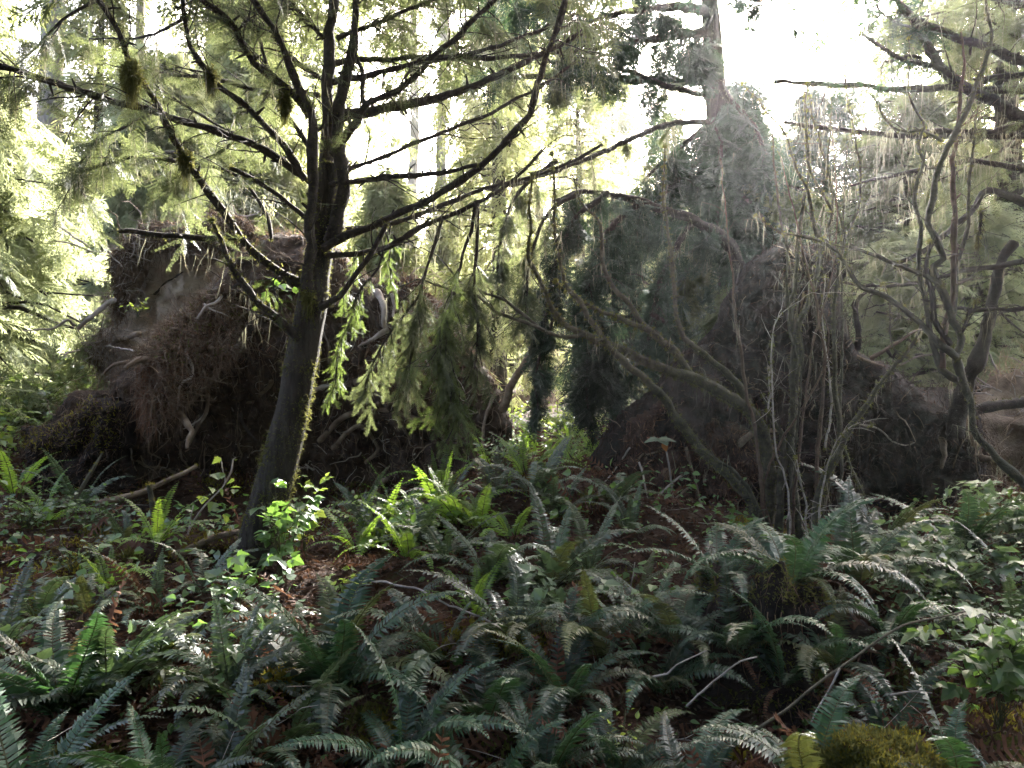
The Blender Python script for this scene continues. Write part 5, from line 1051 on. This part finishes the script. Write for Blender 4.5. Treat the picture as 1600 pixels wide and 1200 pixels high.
leafy('salmonberry_bush', 'leafy vine-like bush wrapped round the foot of the leaning trunk', 'bush', 440, 4.75, .62, .26, 12, 56, .07, 'leaf', gP)
leafy('salmonberry_bush', 'small bright leafed sprig right of the leaning trunk foot', 'bush', 475, 5.1, .5, .16, 8, 36, .065, 'brightleaf', gP)
leafy('salmonberry_bush', 'leafy sprig hanging low left of the leaning trunk foot', 'bush', 370, 4.2, .38, .22, 7, 26, .085, 'leaf', gP)
leafy('salmonberry_bush', 'small bright green sprig low in the ferns right of the leaning trunk', 'bush', 545, 4.6, .14, .22, 8, 30, .06, 'brightleaf', gP)
leafy('salmonberry_bush', 'low patch of pale green leaves in the centre right of the frame', 'bush', 880, 4.1, .24, .34, 18, 90, .075, 'paleleaf', gP)
leafy('salmonberry_bush', 'broad spreading bush of pale green leaves at the right', 'bush', 1470, 4.5, .42, .55, 30, 190, .075, 'paleleaf', gP)
leafy('salmonberry_bush', 'large leafed green bush at the lower right edge', 'bush', 1560, 3.25, .55, .26, 16, 80, .085, 'leaf', gP)
leafy('salmonberry_bush', 'leafy bush at the right edge behind the pale leaves', 'bush', 1590, 5.1, .5, .5, 24, 150, .075, 'paleleaf', gP)
leafy('salmonberry_bush', 'cluster of large pale leaves standing above the stump ferns', 'bush', 1405, 4.1, .5, .14, 8, 36, .08, 'paleleaf', gP)
leafy('seedling', 'little sprig with tiny pale leaves low in the centre bottom', 'seedling', 970, 3.05, .3, .16, 7, 40, .03, 'brightleaf', gP, 'leaf', trip=False)
leafy('seedling', 'small round-leafed sprig beside the top of the stump', 'seedling', 1105, 4.0, .62, .06, 5, 22, .035, 'leaf', gP, 'leaf', trip=False)
leafy('seedling', 'small green sprig at the foot of the crossing stems on the right', 'seedling', 1500, 5.0, .5, .1, 5, 24, .06, 'leaf', gP, trip=False)
leafy('seedling', 'tiny yellow-leafed sprig growing on the overhanging root mat', 'seedling', 0, 0, .16, .08, 5, 16, .05, 'brightleaf', gP, 'leaf', base=P(216, 496, 6.45), trip=False)
leafy('seedling', 'fresh green sprig on the root plate just left of the leaning trunk', 'seedling', 0, 0, .2, .1, 6, 14, .08, 'leaf', gP, base=P(432, 475, 6.7), trip=False)
leafy('huckleberry_bush', 'bush of small white-lit leaves among the bright centre ferns', 'bush', 600, 5.55, .36, .5, 26, 240, .045, 'paleleaf', gP, 'leaf', trip=False)
leafy('huckleberry_bush', 'low bramble of pale small leaves on the brown hump between the root plates', 'bush', 790, 6.4, .3, .5, 20, 160, .045, 'paleleaf', gP, 'leaf', trip=False)
leafy('huckleberry_bush', 'low bush of small pale leaves on the left before the dark hollow', 'bush', 150, 5.7, .32, .34, 18, 150, .045, 'paleleaf', gP, 'leaf', trip=False)
leafy('huckleberry_bush', 'low pale leafed bush at the far left below the ledge', 'bush', 40, 5.6, .3, .4, 18, 150, .05, 'paleleaf', gP, 'leaf', trip=False)
leafy('huckleberry_bush', 'small pale leaved bush on the left log beside the stub', 'bush', 120, 4.9, .26, .34, 14, 80, .05, 'paleleaf', gP, 'leaf', trip=False)
# sapling with a pale stem in front of the dark hollow
SP = thing('maple_sapling', P(282, 850, 5.3), 'slender sapling with a pale stem and light green leaves before the dark hollow', 'sapling')
mb = MB(); lf = MB()
for pts in ([(285, 856), (300, 820), (320, 790), (340, 770), (352, 755), (348, 735), (345, 715)], [(352, 755), (362, 735), (364, 718), (368, 715)], [(252, 835), (275, 822), (282, 815), (292, 812)], [(292, 850), (294, 835), (300, 800), (302, 790)]):
    c, r = tube_px(px3(pts, 5.3, 5.35), 1.8, .8, .03); v, f, nr = tube(c, r, 5); mb.add(v, f)
mb.build('stem', M['paleroot'], SP)
lp = [(345, 716), (366, 718), (335, 740), (352, 742), (366, 750), (368, 765), (330, 762), (348, 764), (360, 762), (325, 778), (335, 785), (360, 795), (352, 805), (330, 795), (316, 775), (285, 808), (350, 822), (335, 812)]
pos = np.array([P(a, b, 5.3 + gP.normal() * .04) for a, b in lp]); X = rdir(len(pos), -.2, gP) * [1, 1, .5]
inst(lf, TV, TF, pos, X, rdir(len(pos), 2.5, gP), gP.uniform(.05, .085, len(pos))); lf.build('foliage', M['brightleaf'], SP, smooth=False)
# single large leaf in front of the right plate
DC = thing('devils_club', P(1040, 760, 6.0), 'single broad blue-green leaf held out before the foot of the dark root plate', 'plant')
mb = MB(); v, f, nr = tube(*tube_px(px3([(1052, 790), (1048, 745), (1040, 700), (1032, 688)], 6.1, 5.95), 1.6, 1.2, .04), 5); mb.add(v, f); mb.build('stem', M['twig'], DC)
mb = MB(); inst(mb, TV, TF, [P(1030, 687, 5.95)] * 4, [[1, -.2, .05], [-1, -.2, 0], [.3, -1, -.1], [-.2, .8, .1]], [[0, -.25, 1]] * 4, [.13, .12, .13, .1]); mb.build('leaf', M['swordgrey'], DC, smooth=False)
mb = MB(); inst(mb, LV, LF, [P(1036, 690, 5.9)], [[.35, -.2, -1]], [[0, -1, .1]], [.08]); mb.build('leaf', leaf_mat('orange_leaf', (.3, .1, .02), (.42, .16, .03), .4), DC, smooth=False)['label'] = 'orange hanging leaf'

# ------------------------------------------------------------------ ferns: px, depth, size, fronds, kind, label
gN = np.random.default_rng(61)
SF = 'sword ferns on the forest floor'; DF = 'bright deer ferns'
for px, d, s, n, kind, lab, yel, dz in [
    (520, 3.55, .62, 17, 'sword', 'large upright sword fern in the lower centre with one yellow striped frond', 1, 0),
    (360, 3.45, .50, 13, 'grey', 'greyish fern left of the large upright one, fronds arching low', 0, 0),
    (240, 3.7, .50, 12, 'grey', 'silvery fern above the lower left clump, arching left', 0, 0),
    (95, 3.35, .55, 13, 'sword', 'tall fern at the lower left with a dying yellow frond', 1, 0),
    (250, 2.75, .52, 9, 'sword', 'fern at the bottom left showing one broad arching green frond', 0, 0),
    (40, 2.8, .5, 10, 'sword', 'dark fern in the bottom left corner', 0, 0),
    (470, 2.62, .34, 8, 'grey', 'pale fern cut off by the bottom edge left of centre', 0, 0),
    (630, 3.05, .45, 13, 'sword', 'spreading fern at the bottom centre beside the curled brown fronds', 0, 0),
    (760, 2.85, .45, 10, 'sword', 'dark green fern at the bottom, right of centre', 0, 0),
    (850, 3.0, .42, 13, 'sword', 'rounded dark fern clump at the bottom beside the pale sprig', 0, 0),
    (960, 3.05, .36, 9, 'sword', 'fern arching over the little pale-leaved sprig at the bottom', 0, 0),
    (690, 3.75, .48, 12, 'grey', 'fern with low sweeping grey fronds beside the golden mossy stick', 0, 0),
    (800, 3.85, .5, 12, 'grey', 'grey fern sweeping left, right of the golden mossy stick', 0, 0),
    (770, 4.55, .46, 14, 'grey', 'silvery fern in the middle of the slope left of the pale leaf patch', 0, 0),
    (860, 4.5, .5, 15, 'grey', 'silvery fern just above the pale leaf patch', 0, 0),
    (920, 4.75, .42, 12, 'grey', 'white-lit fern at the left foot of the red bare slope', 0, 0),
    (700, 4.9, .40, 12, 'grey', 'small silvery fern below the bright upright ferns', 0, 0),
    (600, 5.55, .56, 10, 'deer', 'bright upright fern in the centre, left of the pair', 0, 0),
    (655, 5.6, .56, 10, 'deer', 'bright upright fern in the centre, right of the pair', 0, 0),
    (560, 6.1, .42, 13, 'grey', 'pale arching fern just right of the leaning trunk before the dark soil', 0, 0),
    (700, 6.1, .36, 11, 'grey', 'pale low fern under the hanging green bough', 0, 0),
    (690, 6.75, .5, 8, 'deer', 'bright fern with one long frond pointing left under the hanging bough', 0, 0),
    (840, 5.8, .46, 13, 'grey', 'fern with white-lit arching fronds on the brown hump', 0, 0),
    (770, 5.9, .38, 11, 'grey', 'fern with drooping pale fronds at the left end of the brown hump', 0, 0),
    (765, 6.9, .42, 11, 'deer', 'bright fern on top of the brown hump between the root plates', 0, 0),
    (960, 5.7, .44, 11, 'grey', 'fern with pale hooked fronds at the left foot of the dark root plate', 0, 0),
    (985, 5.25, .36, 9, 'grey', 'dim fern on the red slope below the hooked fronds', 0, 0),
    (720, 5.6, .5, 10, 'deer', 'bright strap-frond fern left of the brown hump', 0, 0),
    (620, 6.2, .46, 10, 'deer', 'bright fern farther back in the centre before the dark soil', 0, 0),
    (560, 5.3, .42, 9, 'deer', 'bright fern nearest the leaning trunk on its right', 0, 0),
    (800, 7.2, .46, 11, 'deer', 'bright fern behind the brown hump, left of the dark root plate', 0, 0),
    (880, 6.9, .42, 10, 'deer', 'bright fern at the right end of the brown hump', 0, 0),
    (660, 5.2, .40, 11, 'grey', 'pale low fern in front of the bright pair', 0, 0),
    (760, 3.35, .46, 12, 'sword', 'deep green fern on the slope below the grey sweeping one', 0, 0),
    (880, 3.4, .46, 12, 'sword', 'deep green fern below the pale leaf patch', 0, 0),
    (1390, 3.3, .44, 9, 'sword', 'dark fern on the brown slope behind the moss mound', 0, 0),
    (170, 3.45, .52, 13, 'grey', 'silver-tipped fern between the two ferns with yellow fronds', 0, 0),
    (640, 4.9, .40, 9, 'deer', 'bright strap-frond fern in the middle of the slope below the upright pair', 0, 0),
    (800, 5.3, .40, 9, 'deer', 'bright strap-frond fern at the foot of the brown hump', 0, 0),
    (740, 4.2, .34, 8, 'deer', 'light green fern among the silvery ones in the centre', 0, 0),
    (690, 5.9, .46, 9, 'deer', 'bright fern on the left flank of the brown hump', 0, 0),
    (820, 6.2, .44, 10, 'deer', 'bright fern on the crest of the brown hump', 0, 0),
    (750, 5.5, .42, 9, 'deer', 'bright fern on the front of the brown hump', 0, 0),
    (870, 5.6, .40, 11, 'grey', 'pale arching fern on the right flank of the brown hump', 0, 0),
    (850, 8.4, .5, 11, 'deer', 'sunlit fern in the gap between the root plates, nearest the brown hump', 0, 0),
    (890, 9.2, .5, 11, 'deer', 'sunlit fern in the middle of the gap between the root plates', 0, 0),
    (820, 9.0, .5, 11, 'deer', 'sunlit fern at the left of the gap beside the red root mat', 0, 0),
    (930, 8.6, .48, 10, 'deer', 'sunlit fern at the right of the gap beside the dark root plate', 0, 0),
    (1235, 3.9, .52, 15, 'sword', 'large blue-green fern crowning the hollow stump', 0, .36),
    (1340, 4.15, .48, 12, 'sword', 'second large fern behind the stump top, right of the crowning one', 0, .22),
    (1130, 4.0, .45, 11, 'sword', 'fern spreading left from the left rim of the stump', 0, .30),
    (1300, 3.55, .42, 11, 'sword', 'fern with hanging fronds on the right flank of the stump', 0, .22),
    (1150, 3.6, .42, 9, 'sword', 'fern hanging over the front of the stump above its hollow', 0, .30),
    (1060, 3.7, .46, 10, 'sword', 'fern on the left shoulder of the stump, fronds drooping over the slope', 0, .22),
    (1225, 3.55, .40, 9, 'sword', 'fern with short fronds half way down the stump front', 0, .20),
    (1390, 3.7, .42, 9, 'sword', 'fern on the root mass right of the stump, one frond hanging', 0, .2),
    (340, 2.95, .46, 11, 'grey', 'greyish fern low between the broad frond and the silvery one', 0, 0),
    (1010, 4.0, .38, 10, 'grey', 'pale fern right of the pale leaf patch', 0, 0),
    (1270, 2.75, .50, 11, 'sword', 'bottom fern with long fronds reaching left below the stump', 0, .02),
    (1500, 2.85, .44, 8, 'sword', 'fern in the bottom right corner with one tall bending frond', 0, 0),
    (1380, 5.1, .62, 11, 'grey', 'fern with long arching fronds before the dark cave of the root plate', 0, .05),
    (1310, 4.9, .50, 11, 'grey', 'dim fern between the upright bare stems and the arching fronds', 0, 0),
    (1500, 5.0, .55, 12, 'sword', 'large spreading fern at the right behind the pale leafed bush', 0, .05),
    (1420, 3.9, .45, 10, 'sword', 'fern under the pale leafed bush on the right', 0, .05),
    (1590, 4.2, .5, 10, 'grey', 'grey fern at the right edge beneath the pale leaves', 0, 0),
    (1030, 3.6, .42, 9, 'sword', 'fern with upright narrow fronds left of the hollow stump', 0, 0),
    (940, 3.75, .50, 8, 'sword', 'tall upright narrow fern beside the pale leaf patch', 0, 0),
    (1000, 4.4, .34, 9, 'grey', 'small fern at the bottom of the red slope', 0, 0),
    (60, 4.3, .36, 8, 'grey', 'dusky upright fern below the log at the far left', 0, 0),
    (140, 4.25, .34, 8, 'grey', 'dusky fern below the left log, beside the leafy rosette', 0, 0),
    (235, 4.35, .36, 8, 'grey', 'dusky upright fern below the stub on the log', 0, 0),
    (170, 4.6, .32, 14, 'deer', 'small shiny fern rosette under the left log', 0, 0),
    (315, 4.5, .40, 7, 'grey', 'fern with a long pale frond slanting right below the stick on the log', 0, 0),
    (245, 5.0, .36, 11, 'deer', 'fern with green bending fronds growing on the log by the stub', 0, .15),
    (420, 4.05, .36, 8, 'grey', 'dim fern just below the foot of the leaning trunk', 0, 0),
    (70, 5.9, .42, 9, 'deer', 'bright fern at the left before the dark hollow', 0, 0),
    (25, 6.3, .42, 9, 'deer', 'bright fern at the left edge under the mossy ledge', 0, 0),
    (125, 6.3, .45, 9, 'grey', 'dusky fern at the mouth of the dark hollow on the left', 0, 0),
    (200, 5.6, .36, 9, 'grey', 'small pale fern left of the stub beyond the log', 0, 0),
    (0, 3.8, .38, 8, 'grey', 'fern cut by the left edge above the yellow frond', 0, 0),
    (1080, 2.75, .42, 9, 'sword', 'dark fern cut by the bottom edge below the hollow stump', 0, 0),
    (430, 3.1, .44, 11, 'grey', 'silvery fern low in front of the large upright fern', 0, 0),
    ]:
    fern(onground(px, d, dz), s, n, kind, lab, DF if kind == 'deer' else SF, gN, yel, int(gN.integers(2, 6)) if kind != 'deer' else 0)

# ------------------------------------------------------------------ ground cover nobody could count
gQ = np.random.default_rng(71)
def scatter(n, dmin=1.8, dmax=10, pw=1.3, g=gQ, x0=-150, x1=1750):
    d = dmin + (dmax - dmin) * g.uniform(0, 1, n) ** pw; px = g.uniform(x0, x1, n); x = (px - 800) / F * d; return np.stack([x, d, G(x, d)], -1)
mb = MB(); n = 60000; p = scatter(n); inst(mb, QV, QF, p + np.array([0, 0, .006]) + gQ.uniform(0, .02, (n, 1)) * [0, 0, 1], rdir(n, 0, gQ) * [1, 1, .35], rdir(n, 1.6, gQ), gQ.uniform(.014, .065, n), 0)
n = 13000; p = scatter(n); inst(mb, QV, QF, p + np.array([0, 0, .015]), rdir(n, 0, gQ) * [1, 1, .4], rdir(n, 1.2, gQ), gQ.uniform(.015, .05, n), 1)
n = 14000; p = scatter(n); inst(mb, np.array([[0, -.02, 0], [0, .02, 0], [.5, .025, .06], [1, 0, 0], [.5, -.025, .06]]), np.array([[0, 4, 2, 1], [4, 3, 3, 2]])[:, :3] if False else np.array([[0, 4, 3], [0, 3, 2], [0, 2, 1]]), p + np.array([0, 0, .012]), rdir(n, 0, gQ) * [1, 1, .35], rdir(n, 1, gQ), gQ.uniform(.05, .22, n), 0)
dv, df = [[0, -.008, 0], [0, .008, 0], [1, .004, 0], [1, -.004, 0]], [[0, 3, 2, 1]]
for i_ in range(13):
    for sg in (-1, 1):
        x = .1 + .85 * i_ / 13; L = .15 * (1 - x) ** .6 + .02; m_ = len(dv); dv += [[x - .018, 0, 0], [x + .018, 0, 0], [x + .05, sg * L, .03 * gQ.normal()], [x + .02, sg * L, .03 * gQ.normal()]]; df += [[m_, m_ + 1, m_ + 2, m_ + 3]]
n = 1500; p = scatter(n); inst(mb, np.array(dv), np.array(df), p + np.array([0, 0, .025]), rdir(n, 0, gQ) * [1, 1, .35], rdir(n, 1.6, gQ), gQ.uniform(.15, .5, n), 2)
tag(mb.build('leaf_litter', [M['litter'], M['palelitter'], M['deadfrond']], smooth=False), 'brown litter of needles, dead leaves and fern scraps', None, None, 'stuff')
mb = MB()
for k in range(420):
    p = scatter(1)[0]; a = gQ.uniform(0, 6.28); L = gQ.uniform(.12, .6); d = np.array([math.cos(a), math.sin(a), gQ.uniform(-.05, .35)]); q = [p + [0, 0, .015]]
    for j in range(5): d = nrm(d + gQ.normal(size=3) * .18); q.append(q[-1] + d * L / 5)
    v, f, _ = tube(np.array(q), np.linspace(gQ.uniform(.002, .005), .001, 6), 4); mb.add(v, f, int(gQ.integers(0, 3)) // 2)
tag(mb.build('twig_litter', [M['twig'], M['redbark']]), 'scattered small dead twigs on the forest floor', None, None, 'stuff')
mb = MB()
for k in range(110):
    c = scatter(1, 2.0, 7.5)[0]; m = int(gQ.integers(120, 420)); rr = gQ.uniform(.06, .24); o = gQ.normal(size=(m, 2)) * rr * .6; q = np.stack([c[0] + o[:, 0], c[1] + o[:, 1], G(c[0] + o[:, 0], c[1] + o[:, 1]) + .012 + .03 * np.exp(-(o ** 2).sum(1) / rr ** 2)], -1)
    fuzz(mb, q, np.tile([[0, 0, 1.0]], (m, 1)), m * 2, .026, int(gQ.uniform() < .35), 0, gQ, .25)
tag(mb.build('moss', [M['moss'], M['goldmoss']]), 'cushions of moss between the ferns', None, None, 'stuff')
mb = MB()
n = 3200; p = scatter(n, 3.2, 8, 1.2); w_ = fbm(p * [1, 1, 0], .9, 3, 12) > .1; p = p[w_]; n = len(p); inst(mb, LV, LF, p + np.c_[np.zeros((n, 2)), gQ.uniform(.03, .12, n)], rdir(n, 0, gQ) * [1, 1, .3], rdir(n, 2.2, gQ), gQ.uniform(.02, .05, n), 0)
n = 2200; p = scatter(n, 3.6, 5.6, 1, gQ, 1330, 1750); inst(mb, LV, LF, p + np.c_[np.zeros((n, 2)), gQ.uniform(.06, .34, n)], rdir(n, 0, gQ) * [1, 1, .3], rdir(n, 2.0, gQ), gQ.uniform(.02, .045, n), 1)
n = 3000; p = scatter(n, 7, 12, 1, gQ, -250, 170); inst(mb, LV, LF, p + np.c_[np.zeros((n, 2)), gQ.uniform(.05, .4, n)], rdir(n, 0, gQ) * [1, 1, .3], rdir(n, 2.0, gQ), gQ.uniform(.04, .08, n), 2)
n = 1500; p = scatter(n, 7.5, 12, 1, gQ, 780, 980); inst(mb, LV, LF, p + np.c_[np.zeros((n, 2)), gQ.uniform(.03, .25, n)], rdir(n, 0, gQ) * [1, 1, .3], rdir(n, 2.0, gQ), gQ.uniform(.03, .07, n), 2)
n = 2500; p = scatter(n, 8, 13, 1, gQ, 1330, 1750); inst(mb, LV, LF, p + np.c_[np.zeros((n, 2)), gQ.uniform(.03, .35, n)], rdir(n, 0, gQ) * [1, 1, .3], rdir(n, 2.0, gQ), gQ.uniform(.03, .07, n), 2)
for k in range(75):
    c0 = scatter(1, 3.3, 6.2, 1.0)[0]; m_ = int(gQ.integers(10, 36)); r_ = gQ.uniform(.08, .28); o = gQ.normal(size=(m_, 2)) * r_; q = np.stack([c0[0] + o[:, 0], c0[1] + o[:, 1], G(c0[0] + o[:, 0], c0[1] + o[:, 1]) + gQ.uniform(.04, .30) * gQ.uniform(.5, 1.2, m_)], -1)
    lt = (TV, TF) if gQ.uniform() < .6 else (LV, LF); inst(mb, lt[0], lt[1], q, rdir(m_, 0, gQ) * [1, 1, .3], rdir(m_, 2.2, gQ), gQ.uniform(.03, .075, m_), int(gQ.choice([0, 0, 0, 1])))
tag(mb.build('undergrowth', [M['leaf'], M['paleleaf'], M['brightleaf']], smooth=False), 'low small-leaved ground cover', None, None, 'stuff')
# dead fern and straw on the bank at the right, and brown dead fronds on the humps
mb = MB()
for cx, d, n, L, r in [(1580, 7.6, 520, .7, .75), (1500, 8.2, 200, .5, .5), (800, 6.3, 320, .3, .5), (930, 5.6, 150, .25, .35), (1440, 7.6, 60, .9, .3), (700, 7.6, 160, .5, .5), (1350, 3.6, 170, .3, .3), (640, 3.35, 90, .25, .2)]:
    b = onground(cx, d); o = gQ.normal(size=(n, 2)) * r * .6; q = np.stack([b[0] + o[:, 0], b[1] + o[:, 1], G(b[0] + o[:, 0], b[1] + o[:, 1])], -1); a = gQ.uniform(0, 6.28, n)
    strands(mb, q, L * gQ.uniform(.4, 1.2, n), 0 if d > 7 else 1, gQ, .004, 7, .1, dirs=nrm(np.stack([np.cos(a) * .8, np.sin(a) * .8, gQ.uniform(.5, 1.6, n)], -1)) * 1.6)
tag(mb.build('dead_bracken', [M['straw'], M['deadfrond']]), 'tangle of dead straw-brown fern stalks', None, None, 'stuff')
# ------------------------------------------------------------------ air
bm = MB(); lo = np.array([-260., -140., -9.]); hi = np.array([260., 260., 40.])
vv = np.array([[x, y, z] for z in (lo[2], hi[2]) for y in (lo[1], hi[1]) for x in (lo[0], hi[0])])
bm.add(vv, [[0, 2, 3, 1], [4, 5, 7, 6], [0, 1, 5, 4], [2, 6, 7, 3], [0, 4, 6, 2], [1, 3, 7, 5]])
hm = bpy.data.materials.new('forest_haze'); hm.use_nodes = True; hn = hm.node_tree; hn.nodes.clear()
ho = hn.nodes.new('ShaderNodeOutputMaterial'); hv = hn.nodes.new('ShaderNodeVolumePrincipled')
hv.inputs['Color'].default_value = (.95, .96, .98, 1); hv.inputs['Density'].default_value = HAZE; hv.inputs['Anisotropy'].default_value = .76
hn.links.new(hv.outputs[0], ho.inputs['Volume'])
if HAZE > 0: tag(bm.build('haze', hm, smooth=False), 'thin bright haze hanging in the forest air', None, None, 'stuff')
